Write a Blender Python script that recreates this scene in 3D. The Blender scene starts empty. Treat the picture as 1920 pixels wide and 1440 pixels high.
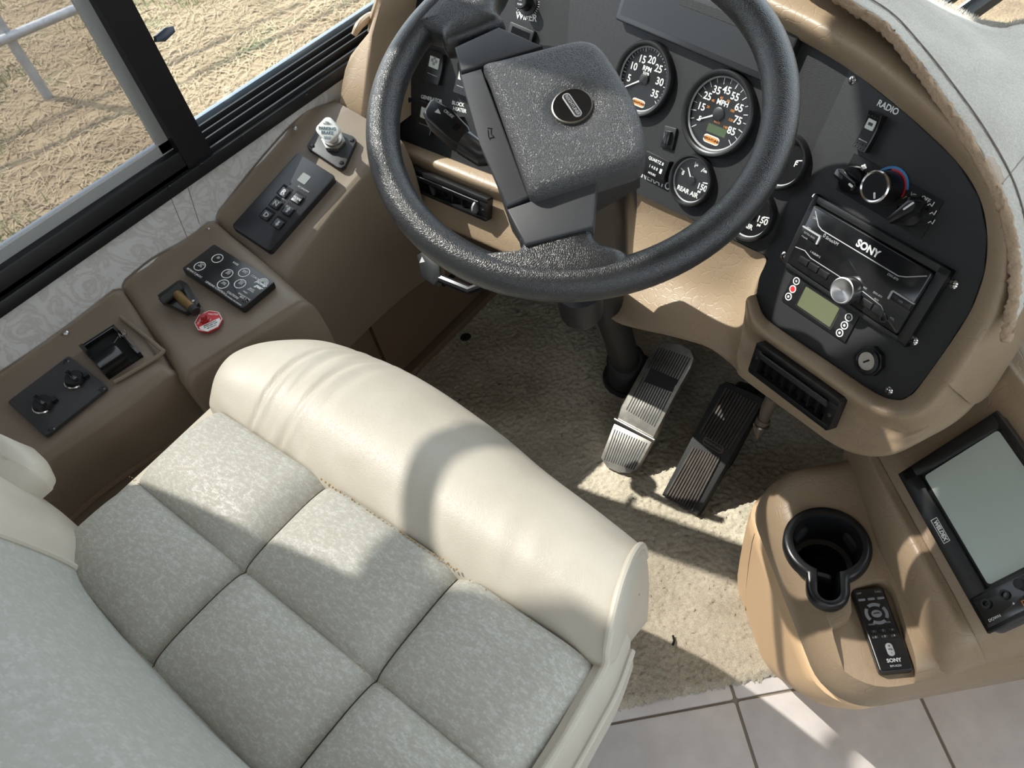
import bpy, bmesh, math, random
import numpy as np
from mathutils import Matrix, Vector
random.seed(7); rng = np.random.default_rng(7)
sc = bpy.context.scene
COL = sc.collection
# ---------------------------------------------------------------- camera
CAMH = 1.35
CW = np.array([0.0, 0.0, CAMH])
FPX = 1442.0
def unit(v):
    v = np.asarray(v, float); return v / np.linalg.norm(v)
_F = unit([2900-960, -1450-720, FPX]); _L = unit([-1251-960, -373-720, FPX])
_D = unit(np.cross(_F, _L)); _D = _D if _D[1] > 0 else -_D
_m = unit(_F + _L); _n = np.cross(_D, _m); _n = _n if _n @ _F > 0 else -_n
_F = unit(_m + _n); _L = unit(_m - _n)
RW = np.stack([-_L, _F, -_D])          # rows: right, forward, up of the coach in camera axes
cd = bpy.data.cameras.new('camera'); cam = bpy.data.objects.new('camera', cd); COL.objects.link(cam)
cd.sensor_width = 36.0; cd.lens = 36.0 * FPX / 1920.0; cd.clip_start = 0.02; cd.clip_end = 300
_r, _u, _f = RW @ np.array([1, 0, 0]), -(RW @ np.array([0, 1, 0])), RW @ np.array([0, 0, 1])
cam.matrix_world = Matrix(((_r[0], _u[0], -_f[0], CW[0]), (_r[1], _u[1], -_f[1], CW[1]), (_r[2], _u[2], -_f[2], CW[2]), (0, 0, 0, 1)))
cd.dof.use_dof = True; cd.dof.focus_distance = 1.05; cd.dof.aperture_fstop = 14.0
sc.camera = cam
# ---------------------------------------------------------------- light
SUND = unit([0.985, 0.17, -1.30])      # the way sunlight travels: in through the driver's window
wd = bpy.data.worlds.new('sky'); sc.world = wd; wd.use_nodes = True
bg = wd.node_tree.nodes['Background']
bg.inputs[0].default_value = (0.82, 0.90, 1.0, 1); bg.inputs[1].default_value = 2.4
sl = bpy.data.lights.new('sun', 'SUN'); sl.energy = 7.0; sl.angle = 0.010; sl.color = (1.0, 0.965, 0.905)
so = bpy.data.objects.new('sun', sl); COL.objects.link(so)
so.rotation_euler = Vector(-SUND).to_track_quat('Z', 'Y').to_euler()
vs = sc.view_settings
vs.view_transform = 'Standard'; vs.look = 'None'; vs.gamma = 1.0; vs.use_curve_mapping = False
vs.exposure = 0.52
sc.cycles.use_denoising = True
sc.cycles.max_bounces = 10; sc.cycles.diffuse_bounces = 5; sc.cycles.transparent_max_bounces = 12
sc.cycles.sample_clamp_indirect = 6.0
# ---------------------------------------------------------------- geometry helpers
def ray(px, py):
    return unit(RW @ np.array([px - 960.0, py - 720.0, FPX]))
def pz(px, py, z):
    d = ray(px, py); return CW + d * ((z - CAMH) / d[2])
def pX(px, py, X):
    d = ray(px, py); return CW + d * (X / d[0])
def pY(px, py, Y):
    d = ray(px, py); return CW + d * (Y / d[1])
class Fr:
    """a working frame: origin, x, y in the plane, z its normal"""
    def __init__(s, o, x, y):
        s.o = np.asarray(o, float); s.x = unit(x); s.z = unit(np.cross(s.x, y)); s.y = np.cross(s.z, s.x)
    def at(s, u, v, w=0.0): return s.o + s.x*u + s.y*v + s.z*w
    def hit(s, px, py, w=0.0):
        d = ray(px, py); return CW + d * (((s.o + s.z*w - CW) @ s.z) / (d @ s.z))
    def loc(s, p):
        q = np.asarray(p) - s.o; return (q @ s.x, q @ s.y)
    def uv(s, px, py, w=0.0): return s.loc(s.hit(px, py, w))
    def sub(s, u=0, v=0, w=0, rot=0):
        c, k = math.cos(math.radians(rot)), math.sin(math.radians(rot))
        return Fr(s.at(u, v, w), s.x*c + s.y*k, -s.x*k + s.y*c)
    def px(s, px, py, w=0, rot=0):
        u, v = s.uv(px, py, w); return s.sub(u, v, w, rot)
    def mat(s):
        return Matrix(((s.x[0], s.y[0], s.z[0], s.o[0]), (s.x[1], s.y[1], s.z[1], s.o[1]), (s.x[2], s.y[2], s.z[2], s.o[2]), (0, 0, 0, 1)))
def PL(o, az, el):
    a, e = math.radians(az), math.radians(el)
    n = np.array([math.sin(a)*math.cos(e), -math.cos(a)*math.cos(e), math.sin(e)])
    x = np.array([math.cos(a), math.sin(a), 0.0])
    return Fr(o, x, np.cross(n, x))
def quad(fr, UL, UR, LL, w=0):
    """frame centred on a rectangle seen at three pixels; returns frame, width, height"""
    a, b, c = fr.hit(*UL, w), fr.hit(*UR, w), fr.hit(*LL, w)
    x = unit(b - a); y = unit(np.cross(fr.z, x)); W = np.linalg.norm(b - a); Hh = abs((a - c) @ y)
    return Fr(a + x*W/2 - y*Hh/2, x, y), W, Hh
WORLD = Fr((0, 0, 0), (1, 0, 0), (0, 1, 0))
# every primitive returns (verts, faces)
def join(*ms):
    V, F, k = [], [], 0
    for v, f in ms:
        V.extend([tuple(map(float, p)) for p in v]); F.extend([tuple(i + k for i in q) for q in f]); k += len(v)
    return V, F
def bmout(bm):
    bm.verts.index_update()
    V = [tuple(v.co) for v in bm.verts]; F = [tuple(v.index for v in f.verts) for f in bm.faces]
    bm.free(); return V, F
def prism(fr, poly, w0, w1, bev=0.0, seg=2, both=False):
    bm = bmesh.new()
    lo = [bm.verts.new(fr.at(u, v, w0)) for u, v in poly]
    hi = [bm.verts.new(fr.at(u, v, w1)) for u, v in poly]
    n = len(poly)
    A = sum(poly[i][0]*poly[(i+1) % n][1] - poly[(i+1) % n][0]*poly[i][1] for i in range(n))
    if A < 0: lo.reverse(); hi.reverse()
    top = bm.faces.new(hi); bot = bm.faces.new(list(reversed(lo)))
    for i in range(n): bm.faces.new((lo[i], lo[(i+1) % n], hi[(i+1) % n], hi[i]))
    if bev > 0:
        ed = list(top.edges) + (list(bot.edges) if both else [])
        bmesh.ops.bevel(bm, geom=ed, offset=bev, segments=seg, profile=0.5, affect='EDGES', clamp_overlap=True)
    bm.normal_update()
    return bmout(bm)
def rrect(w, h, r, n=4, cx=0, cy=0):
    r = min(r, w/2 - 1e-5, h/2 - 1e-5); P = []
    for qx, qy, a0 in ((1, 1, 0), (-1, 1, 90), (-1, -1, 180), (1, -1, 270)):
        for k in range(n + 1):
            a = math.radians(a0 + 90*k/n)
            P.append((cx + qx*(w/2 - r) + r*math.cos(a), cy + qy*(h/2 - r) + r*math.sin(a)))
    return P
def circ(r, n=32, cx=0, cy=0, ry=None, a0=0):
    ry = ry or r
    return [(cx + r*math.cos(a0 + 2*math.pi*k/n), cy + ry*math.sin(a0 + 2*math.pi*k/n)) for k in range(n)]
def plate(fr, w, h, r, w0, w1, bev=0.0, n=4): return prism(fr, rrect(w, h, r, n), w0, w1, bev)
def box(fr, w, h, w0, w1, bev=0.0): return prism(fr, [(-w/2, -h/2), (w/2, -h/2), (w/2, h/2), (-w/2, h/2)], w0, w1, bev, both=bev > 0)
def abox(x0, x1, y0, y1, z0, z1, bev=0.0): return prism(WORLD, [(x0, y0), (x1, y0), (x1, y1), (x0, y1)], z0, z1, bev, both=bev > 0)
def disc(fr, r, w0, w1, bev=0.0, n=32): return prism(fr, circ(r, n), w0, w1, bev)
def lathe(fr, prof, n=40, a0=0.0, a1=360.0):
    full = abs(a1 - a0) >= 359.9; m = n if full else n + 1
    V, F = [], []
    for k in range(m):
        a = math.radians(a0 + (a1 - a0)*k/n)
        for r, w in prof: V.append(fr.at(r*math.cos(a), r*math.sin(a), w))
    q = len(prof)
    for k in range(n):
        k2 = (k + 1) % m
        for j in range(q - 1): F.append((k*q + j, k2*q + j, k2*q + j + 1, k*q + j + 1))
    return V, F
def catmull(P, n, closed=False):
    P = np.asarray(P, float); m = len(P); out = []
    segs = m if closed else m - 1
    for i in range(segs):
        g = (lambda k: P[k % m]) if closed else (lambda k: P[k] if 0 <= k < m else (2*P[0] - P[1] if k < 0 else 2*P[-1] - P[-2]))
        p0, p1, p2, p3 = g(i-1), g(i), g(i+1), g(i+2)
        for k in range(n):
            t = k/n
            out.append(0.5*((2*p1) + (-p0 + p2)*t + (2*p0 - 5*p1 + 4*p2 - p3)*t*t + (-p0 + 3*p1 - 3*p2 + p3)*t**3))
    if not closed: out.append(P[-1])
    return np.array(out)
def gridmesh(G, cu=False, cv=False):
    G = np.asarray(G, float); a, b = G.shape[:2]
    V = G.reshape(-1, 3); F = []
    for i in range(a if cu else a - 1):
        for j in range(b if cv else b - 1):
            i2, j2 = (i+1) % a, (j+1) % b
            F.append((i*b + j, i*b + j2, i2*b + j2, i2*b + j))
    return [tuple(v) for v in V], F
def fine(rows, nu=6, nv=6):
    R = np.array([catmull(r, nu) for r in rows])
    return np.stack([catmull(R[:, j], nv) for j in range(R.shape[1])], axis=1)
def loft(rows, nu=6, nv=6): return gridmesh(fine(rows, nu, nv))
def tube(P, r, n=10, caps=True, smooth=0, closed=False):
    P = np.asarray(P, float)
    rr = np.full(len(P), r, float) if np.isscalar(r) else np.asarray(r, float)
    if smooth:
        rr = catmull(np.stack([rr, rr*0, rr*0], 1), smooth, closed)[:, 0]; P = catmull(P, smooth, closed)
    m = len(P); V, F = [], []; up = None
    for i in range(m):
        if closed: t = unit(P[(i+1) % m] - P[i-1])
        else: t = unit(P[min(i+1, m-1)] - P[max(i-1, 0)])
        if up is None:
            a = np.array([0, 0, 1.0]) if abs(t[2]) < .9 else np.array([1.0, 0, 0]); up = unit(np.cross(t, np.cross(a, t)))
        up = unit(up - t*(up @ t)); s = np.cross(t, up)
        for k in range(n):
            b = 2*math.pi*k/n; V.append(P[i] + rr[i]*(math.cos(b)*up + math.sin(b)*s))
    for i in range(m if closed else m - 1):
        i2 = (i+1) % m
        for k in range(n):
            k2 = (k+1) % n; F.append((i*n + k, i*n + k2, i2*n + k2, i2*n + k))
    if caps and not closed: F += [tuple(range(n-1, -1, -1)), tuple((m-1)*n + k for k in range(n))]
    return V, F
def bar(a, b, w, h, up=(0, 0, 1)):
    a, b = np.asarray(a, float), np.asarray(b, float); x = unit(b - a); y = unit(np.cross(up, x))
    fr = Fr((a + b)/2, x, y); return box(fr, np.linalg.norm(b - a), w, -h/2, h/2)
def words(items, fr=None, extr=0.00015):
    """items: (frame, string, size[, align[, shear[, bold]]]) -> one mesh of lettering"""
    out = []
    for it in items:
        f, s, size = it[:3]; al = it[3] if len(it) > 3 else 'CENTER'; sh = it[4] if len(it) > 4 else 0; bo = it[5] if len(it) > 5 else 0.0
        c = bpy.data.curves.new('t', 'FONT'); c.body = s; c.size = size; c.align_x = al; c.align_y = 'CENTER'; c.shear = sh; c.extrude = extr
        c.offset = bo; c.resolution_u = 3; c.space_line = 0.85
        o = bpy.data.objects.new('t', c); COL.objects.link(o)
        dg = bpy.context.evaluated_depsgraph_get(); me = bpy.data.meshes.new_from_object(o.evaluated_get(dg))
        out.append(([f.at(v.co.x, v.co.y, v.co.z + 0.00035) for v in me.vertices], [tuple(p.vertices) for p in me.polygons]))
        bpy.data.objects.remove(o); bpy.data.curves.remove(c); bpy.data.meshes.remove(me)
    return join(*out)
# ---------------------------------------------------------------- objects
def base(name, label, cat, loc, group=None, kind=None):
    o = bpy.data.objects.new(name, None); COL.objects.link(o); o.empty_display_size = 0.05
    o.location = Vector([float(c) for c in loc]); o['label'] = label; o['category'] = cat
    if group: o['group'] = group
    if kind: o['kind'] = kind
    return o
_wloc = {}
def wl(o):
    v = Vector((0, 0, 0))
    while o is not None: v = v + o.location; o = o.parent
    return v
def obj(name, vf, mat, parent=None, label=None, cat=None, kind=None, group=None, smooth=35, origin=None):
    V, F = vf; V = np.asarray(V, float)
    c = (V.min(0) + V.max(0))/2 if origin is None else np.asarray(origin, float)
    if origin is None: c[2] = V[:, 2].min()
    me = bpy.data.meshes.new(name); me.from_pydata([tuple(p) for p in (V - c)], [], F); me.validate()
    if smooth is not None:
        me.polygons.foreach_set('use_smooth', [True]*len(me.polygons))
        me.set_sharp_from_angle(angle=math.radians(smooth))
    me.update()
    if mat: me.materials.append(mat)
    o = bpy.data.objects.new(name, me); COL.objects.link(o)
    w = Vector([float(t) for t in c])
    if parent is not None: o.parent = parent; w = w - wl(parent)
    o.location = w
    if label: o['label'] = label
    if cat: o['category'] = cat
    if kind: o['kind'] = kind
    if group: o['group'] = group
    return o
def inst(src, name, parent, fr0, fr1):
    """a copy of a mesh object moved from frame fr0 to frame fr1 (shared mesh)"""
    o = src.copy(); o.name = name; COL.objects.link(o); o.parent = parent
    M0 = Matrix.Translation(wl(src)); M = fr1.mat() @ fr0.mat().inverted() @ M0
    if parent is not None: M = Matrix.Translation(-wl(parent)) @ M
    o.matrix_local = M
    return o
# ---------------------------------------------------------------- materials
def new_mat(name):
    m = bpy.data.materials.new(name); m.use_nodes = True; nt = m.node_tree
    return m, nt, nt.nodes['Principled BSDF']
def nd(nt, t, **kw):
    n = nt.nodes.new(t)
    for k, v in kw.items():
        if k in n.inputs.keys(): n.inputs[k].default_value = v
        else: setattr(n, k, v)
    return n
def M(name, col, rough=0.5, metal=0.0, bump=None, vary=None, spec=0.5, coat=0.0, sheen=0.0):
    """plain procedural material; bump=(scale, strength, kind), vary=(colour2, scale, contrast)"""
    m, nt, b = new_mat(name); L = nt.links.new
    b.inputs['Base Color'].default_value = (*col, 1); b.inputs['Roughness'].default_value = rough
    b.inputs['Metallic'].default_value = metal; b.inputs['Specular IOR Level'].default_value = spec
    if coat: b.inputs['Coat Weight'].default_value = coat; b.inputs['Coat Roughness'].default_value = 0.15
    if sheen: b.inputs['Sheen Weight'].default_value = sheen; b.inputs['Sheen Roughness'].default_value = 0.5
    tc = nd(nt, 'ShaderNodeTexCoord')
    if vary:
        n = nd(nt, 'ShaderNodeTexNoise', Scale=vary[1], Detail=6.0, Roughness=0.6); L(tc.outputs['Object'], n.inputs['Vector'])
        mr = nd(nt, 'ShaderNodeMapRange'); mr.inputs['From Min'].default_value = 0.5 - vary[2]; mr.inputs['From Max'].default_value = 0.5 + vary[2]
        L(n.outputs['Fac'], mr.inputs['Value'])
        mx = nd(nt, 'ShaderNodeMix', data_type='RGBA'); mx.inputs[6].default_value = (*col, 1); mx.inputs[7].default_value = (*vary[0], 1)
        L(mr.outputs['Result'], mx.inputs[0]); L(mx.outputs[2], b.inputs['Base Color'])
    if bump:
        sc_, st, kind = bump
        bp = nd(nt, 'ShaderNodeBump', Strength=st, Distance=0.002)
        if kind == 'noise':
            n = nd(nt, 'ShaderNodeTexNoise', Scale=sc_, Detail=4.0, Roughness=0.6); L(tc.outputs['Object'], n.inputs['Vector']); L(n.outputs['Fac'], bp.inputs['Height'])
        else:   # 'leather': small closed cells; 'wrinkle': long uneven vinyl wrinkles over a fine grain
            wr = kind == 'wrinkle'
            w = nd(nt, 'ShaderNodeTexNoise', Scale=sc_*(.5 if wr else .35), Detail=3.0); L(tc.outputs['Object'], w.inputs['Vector'])
            ma = nd(nt, 'ShaderNodeVectorMath', operation='MULTIPLY_ADD'); k = (1.6 if wr else .8)/sc_
            ma.inputs[1].default_value = (k, k, k); L(w.outputs['Color'], ma.inputs[0]); L(tc.outputs['Object'], ma.inputs[2])
            v = nd(nt, 'ShaderNodeTexVoronoi', Scale=sc_, feature='DISTANCE_TO_EDGE'); L(ma.outputs[0], v.inputs['Vector'])
            mr = nd(nt, 'ShaderNodeMapRange'); mr.inputs['From Max'].default_value = .06 if wr else .22; L(v.outputs['Distance'], mr.inputs['Value'])
            n = nd(nt, 'ShaderNodeTexNoise', Scale=sc_*(9 if wr else 3), Detail=3.0); L(tc.outputs['Object'], n.inputs['Vector'])
            ad = nd(nt, 'ShaderNodeMath', operation='MULTIPLY_ADD'); ad.inputs[1].default_value = 0.5 if wr else .4
            L(n.outputs['Fac'], ad.inputs[0]); L(mr.outputs['Result'], ad.inputs[2]); L(ad.outputs[0], bp.inputs['Height'])
            bp.inputs['Distance'].default_value = .0010
        L(bp.outputs['Normal'], b.inputs['Normal'])
    return m
def glassy(name, tint=(1, 1, 1), gloss=0.10, rough=0.02, haze=None):
    m, nt, b = new_mat(name); nt.nodes.remove(b); L = nt.links.new
    out = nt.nodes['Material Output']
    t = nd(nt, 'ShaderNodeBsdfTransparent'); t.inputs[0].default_value = (*tint, 1)
    g = nd(nt, 'ShaderNodeBsdfGlossy'); g.inputs['Roughness'].default_value = rough
    fr = nd(nt, 'ShaderNodeLayerWeight'); pw = nd(nt, 'ShaderNodeMath', operation='POWER'); pw.inputs[1].default_value = 4.0; L(fr.outputs['Facing'], pw.inputs[0])
    mm = nd(nt, 'ShaderNodeMath', operation='MULTIPLY_ADD'); mm.inputs[1].default_value = gloss*5; mm.inputs[2].default_value = gloss*.4; L(pw.outputs[0], mm.inputs[0])
    mx = nd(nt, 'ShaderNodeMixShader'); L(mm.outputs[0], mx.inputs[0]); L(t.outputs[0], mx.inputs[1]); L(g.outputs[0], mx.inputs[2])
    last = mx
    if haze:
        d = nd(nt, 'ShaderNodeBsdfDiffuse'); d.inputs[0].default_value = (*haze[0], 1)
        m2 = nd(nt, 'ShaderNodeMixShader'); m2.inputs[0].default_value = haze[1]; L(mx.outputs[0], m2.inputs[1]); L(d.outputs[0], m2.inputs[2]); last = m2
    L(last.outputs[0], out.inputs['Surface'])
    return m
def hexc(r, g, b):
    f = lambda c: (c/255/12.92) if c/255 <= .04045 else ((c/255 + .055)/1.055)**2.4
    return (f(r), f(g), f(b))
TAN = M('tan_vinyl', hexc(152, 132, 109), 0.42, bump=(60, 0.22, 'wrinkle'), vary=(hexc(143, 123, 101), 6, 0.25), spec=0.45)
TANS = M('tan_moulding', hexc(140, 117, 94), 0.46, bump=(420, 0.12, 'noise'), vary=(hexc(130, 107, 85), 5, 0.3))
TAUPE = M('taupe_moulding', hexc(122, 109, 94), 0.5, bump=(420, 0.15, 'noise'), vary=(hexc(114, 101, 87), 5, 0.3))
KICK = M('brown_panel', hexc(112, 94, 78), 0.55, bump=(420, 0.15, 'noise'))
PEACH = M('peach_plastic', hexc(214, 180, 142), 0.5, bump=(300, 0.06, 'noise'))
BLACK = M('black_plastic', (0.010, 0.010, 0.011), 0.36, bump=(900, 0.12, 'noise'))
FRAMEB = M('window_frame_black', (0.010, 0.010, 0.011), 0.42, spec=0.3)
SATIN = M('satin_black', (0.010, 0.010, 0.011), 0.30)
GLOSSB = M('gloss_black', (0.006, 0.006, 0.007), 0.14, vary=((0.012, 0.012, 0.013), 60, 0.2), coat=0.3)
DKGREY = M('dark_grey_plastic', (0.026, 0.026, 0.029), 0.5, bump=(900, 0.2, 'noise'))
WHEELP = M('grey_black_plastic', (0.048, 0.050, 0.056), 0.48, bump=(1500, 0.15, 'noise'))
LEATHB = M('black_wheel_leather', (0.016, 0.017, 0.019), 0.32, bump=(560, 0.25, 'leather'), spec=0.7)
PADL = M('grey_pad_leather', (0.060, 0.061, 0.064), 0.40, bump=(480, 0.5, 'leather'), spec=0.6)
RUBBER = M('black_rubber', (0.014, 0.014, 0.014), 0.6, bump=(300, 0.2, 'noise'))
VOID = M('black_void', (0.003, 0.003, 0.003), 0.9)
WHITE = M('white_print', (0.75, 0.75, 0.73), 0.6)
ORANGE = M('orange_print', (0.75, 0.27, 0.04), 0.6)
CHROME = M('chrome', (0.62, 0.62, 0.62), 0.18, metal=1.0)
STEEL = M('steel', (0.45, 0.44, 0.42), 0.32, metal=1.0, vary=((0.33, 0.32, 0.30), 40, 0.2))
ALU = M('worn_aluminium', (0.50, 0.47, 0.43), 0.42, metal=0.85, vary=((0.30, 0.28, 0.25), 45, 0.2))
BRASS = M('aged_brass', (0.25, 0.16, 0.06), 0.45, metal=0.8, vary=((0.12, 0.07, 0.03), 60, 0.25))
LCDM = M('green_lcd', hexc(92, 95, 72), 0.22)
LCDG = M('gauge_lcd', hexc(70, 84, 56), 0.3)
RED = M('red_print', hexc(196, 36, 44), 0.45)
REDK = M('red_plastic', hexc(150, 22, 28), 0.3)
BLUE = M('blue_print', hexc(50, 120, 175), 0.5)
SILV = M('silver_grey_print', (0.36, 0.36, 0.37), 0.4)
GREYB = M('grey_button', (0.22, 0.22, 0.23), 0.5)
SCRN = M('dark_screen', (0.020, 0.021, 0.024), 0.38)
MONI = M('monitor_glass', hexc(178, 188, 180), 0.14, spec=0.6)
ICONW = M('pale_icon_window', hexc(196, 200, 190), 0.5)
ALLB = M('selector_black', (0.016, 0.017, 0.021), 0.36)
CREAM = None
def panel_mat():
    m, nt, b = new_mat('dotted_panel'); L = nt.links.new
    tc = nd(nt, 'ShaderNodeTexCoord')
    w = nd(nt, 'ShaderNodeTexVoronoi', Scale=560.0); w.inputs['Randomness'].default_value = 0.0
    mp = nd(nt, 'ShaderNodeMapping'); mp.inputs['Rotation'].default_value = (0.5, 0.0, 0.35)
    L(tc.outputs['Object'], mp.inputs['Vector']); L(mp.outputs[0], w.inputs['Vector'])
    bp = nd(nt, 'ShaderNodeBump', Strength=0.28, Distance=0.001); L(w.outputs['Distance'], bp.inputs['Height']); L(bp.outputs[0], b.inputs['Normal'])
    n = nd(nt, 'ShaderNodeTexNoise', Scale=1400.0, Detail=2.0); L(tc.outputs['Object'], n.inputs['Vector'])
    r = nd(nt, 'ShaderNodeValToRGB'); r.color_ramp.elements[0].position = 0.70; r.color_ramp.elements[0].color = (0.019, 0.019, 0.0205, 1)
    r.color_ramp.elements[1].position = 0.80; r.color_ramp.elements[1].color = (0.12, 0.12, 0.12, 1)
    L(n.outputs['Fac'], r.inputs[0]); L(r.outputs[0], b.inputs['Base Color'])
    b.inputs['Roughness'].default_value = 0.50; b.inputs['Specular IOR Level'].default_value = 0.35
    return m
PANEL = panel_mat()
def cream_mat():
    m, nt, b = new_mat('cream_leather'); L = nt.links.new
    tc = nd(nt, 'ShaderNodeTexCoord')
    n = nd(nt, 'ShaderNodeTexNoise', Scale=9.0, Detail=5.0); L(tc.outputs['Object'], n.inputs['Vector'])
    r = nd(nt, 'ShaderNodeValToRGB'); r.color_ramp.elements[0].position = 0.3; r.color_ramp.elements[0].color = (*hexc(184, 176, 162), 1)
    r.color_ramp.elements[1].position = 0.7; r.color_ramp.elements[1].color = (*hexc(198, 191, 178), 1)
    L(n.outputs['Fac'], r.inputs[0]); L(r.outputs[0], b.inputs['Base Color'])
    v = nd(nt, 'ShaderNodeTexVoronoi', Scale=430.0, feature='DISTANCE_TO_EDGE'); L(tc.outputs['Object'], v.inputs['Vector'])
    mr = nd(nt, 'ShaderNodeMapRange'); mr.inputs['From Max'].default_value = 0.12; L(v.outputs['Distance'], mr.inputs['Value'])
    mp = nd(nt, 'ShaderNodeMapping'); mp.inputs['Scale'].default_value = (60, 7, 7); L(tc.outputs['Object'], mp.inputs[0])
    n2 = nd(nt, 'ShaderNodeTexNoise', Scale=1.0, Detail=3.0, Distortion=0.6); L(mp.outputs[0], n2.inputs['Vector'])
    ad = nd(nt, 'ShaderNodeMath', operation='MULTIPLY_ADD'); ad.inputs[1].default_value = 1.6; L(n2.outputs['Fac'], ad.inputs[0]); L(mr.outputs[0], ad.inputs[2])
    bp = nd(nt, 'ShaderNodeBump', Strength=0.16, Distance=0.0015); L(ad.outputs[0], bp.inputs['Height']); L(bp.outputs[0], b.inputs['Normal'])
    b.inputs['Roughness'].default_value = 0.42; b.inputs['Specular IOR Level'].default_value = 0.45
    return m
CREAM = cream_mat()
def fabric_mat(name, c1, c2, c3, cell=(420, 840, 600)):
    """worn jacquard: small pixel blocks, some of them silvery"""
    m, nt, b = new_mat(name); L = nt.links.new
    tc = nd(nt, 'ShaderNodeTexCoord')
    mp = nd(nt, 'ShaderNodeMapping'); mp.inputs['Scale'].default_value = cell; L(tc.outputs['Object'], mp.inputs[0])
    fl = nd(nt, 'ShaderNodeVectorMath', operation='FLOOR'); L(mp.outputs[0], fl.inputs[0])
    n = nd(nt, 'ShaderNodeTexNoise', Scale=0.30, Detail=2.0, Roughness=0.7); L(fl.outputs[0], n.inputs['Vector'])
    wn = nd(nt, 'ShaderNodeTexWhiteNoise'); L(fl.outputs[0], wn.inputs['Vector'])
    ad = nd(nt, 'ShaderNodeMath', operation='MULTIPLY_ADD'); ad.inputs[1].default_value = 0.16; L(wn.outputs['Value'], ad.inputs[0]); L(n.outputs['Fac'], ad.inputs[2])
    st = nd(nt, 'ShaderNodeValToRGB'); st.color_ramp.interpolation = 'CONSTANT'
    e = st.color_ramp.elements; e[0].position = 0.0; e[0].color = (*c1, 1); e[1].position = 0.56; e[1].color = (*c2, 1)
    k = e.new(0.68); k.color = (*c3, 1)
    L(ad.outputs[0], st.inputs[0])
    wv = nd(nt, 'ShaderNodeTexNoise', Scale=7.0, Detail=4.0); L(tc.outputs['Object'], wv.inputs['Vector'])
    mx = nd(nt, 'ShaderNodeMix', data_type='RGBA', blend_type='MULTIPLY'); mx.inputs[0].default_value = 0.16
    rr = nd(nt, 'ShaderNodeValToRGB'); rr.color_ramp.elements[0].position = 0.3; rr.color_ramp.elements[0].color = (0.72, 0.70, 0.66, 1); rr.color_ramp.elements[1].position = 0.7
    L(wv.outputs['Fac'], rr.inputs[0]); L(st.outputs[0], mx.inputs[6]); L(rr.outputs[0], mx.inputs[7]); L(mx.outputs[2], b.inputs['Base Color'])
    ro = nd(nt, 'ShaderNodeMapRange'); ro.inputs['From Min'].default_value = 0.5; ro.inputs['From Max'].default_value = 0.7
    ro.inputs['To Min'].default_value = 0.65; ro.inputs['To Max'].default_value = 0.46; b.inputs['Specular IOR Level'].default_value = 0.35; L(ad.outputs[0], ro.inputs['Value']); L(ro.outputs[0], b.inputs['Roughness'])
    bp = nd(nt, 'ShaderNodeBump', Strength=0.05, Distance=0.0008); L(ad.outputs[0], bp.inputs['Height']); L(bp.outputs[0], b.inputs['Normal'])
    return m
FABRIC = fabric_mat('seat_fabric', hexc(168, 165, 155), hexc(175, 173, 164), hexc(185, 184, 178))
FABRIC2 = fabric_mat('backrest_fabric', hexc(168, 168, 160), hexc(172, 172, 165), hexc(178, 178, 172), (330, 420, 420))
def carpet_mat(name, c1, c2, s=900):
    m, nt, b = new_mat(name); L = nt.links.new
    tc = nd(nt, 'ShaderNodeTexCoord')
    n = nd(nt, 'ShaderNodeTexNoise', Scale=s*0.5, Detail=3.0); L(tc.outputs['Object'], n.inputs['Vector'])
    n2 = nd(nt, 'ShaderNodeTexNoise', Scale=7.0, Detail=5.0); L(tc.outputs['Object'], n2.inputs['Vector'])
    ad = nd(nt, 'ShaderNodeMath', operation='MULTIPLY_ADD'); ad.inputs[1].default_value = 0.45; L(n.outputs['Fac'], ad.inputs[0])
    m2 = nd(nt, 'ShaderNodeMath', operation='MULTIPLY'); m2.inputs[1].default_value = 0.55; L(n2.outputs['Fac'], m2.inputs[0]); L(m2.outputs[0], ad.inputs[2])
    r = nd(nt, 'ShaderNodeValToRGB'); r.color_ramp.elements[0].position = 0.34; r.color_ramp.elements[0].color = (*c1, 1); r.color_ramp.elements[1].position = 0.66; r.color_ramp.elements[1].color = (*c2, 1)
    L(ad.outputs[0], r.inputs[0]); L(r.outputs[0], b.inputs['Base Color'])
    bp = nd(nt, 'ShaderNodeBump', Strength=0.35, Distance=0.001); L(n.outputs['Fac'], bp.inputs['Height']); L(bp.outputs[0], b.inputs['Normal'])
    b.inputs['Roughness'].default_value = 0.95; b.inputs['Specular IOR Level'].default_value = 0.1
    return m
CARPET = carpet_mat('beige_carpet', hexc(140, 130, 114), hexc(196, 186, 168))
MAT = carpet_mat('plush_dash_mat', hexc(158, 152, 144), hexc(196, 192, 184), 700)
MATEDGE = carpet_mat('dash_mat_edge', hexc(140, 118, 96), hexc(172, 150, 128), 900)
TILE = M('stone_tile', hexc(214, 207, 203), 0.42, bump=(120, 0.05, 'noise'), vary=(hexc(192, 184, 181), 14, 0.22))
GROUT = M('grout', hexc(140, 130, 116), 0.9, bump=(300, 0.4, 'noise'))
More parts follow.
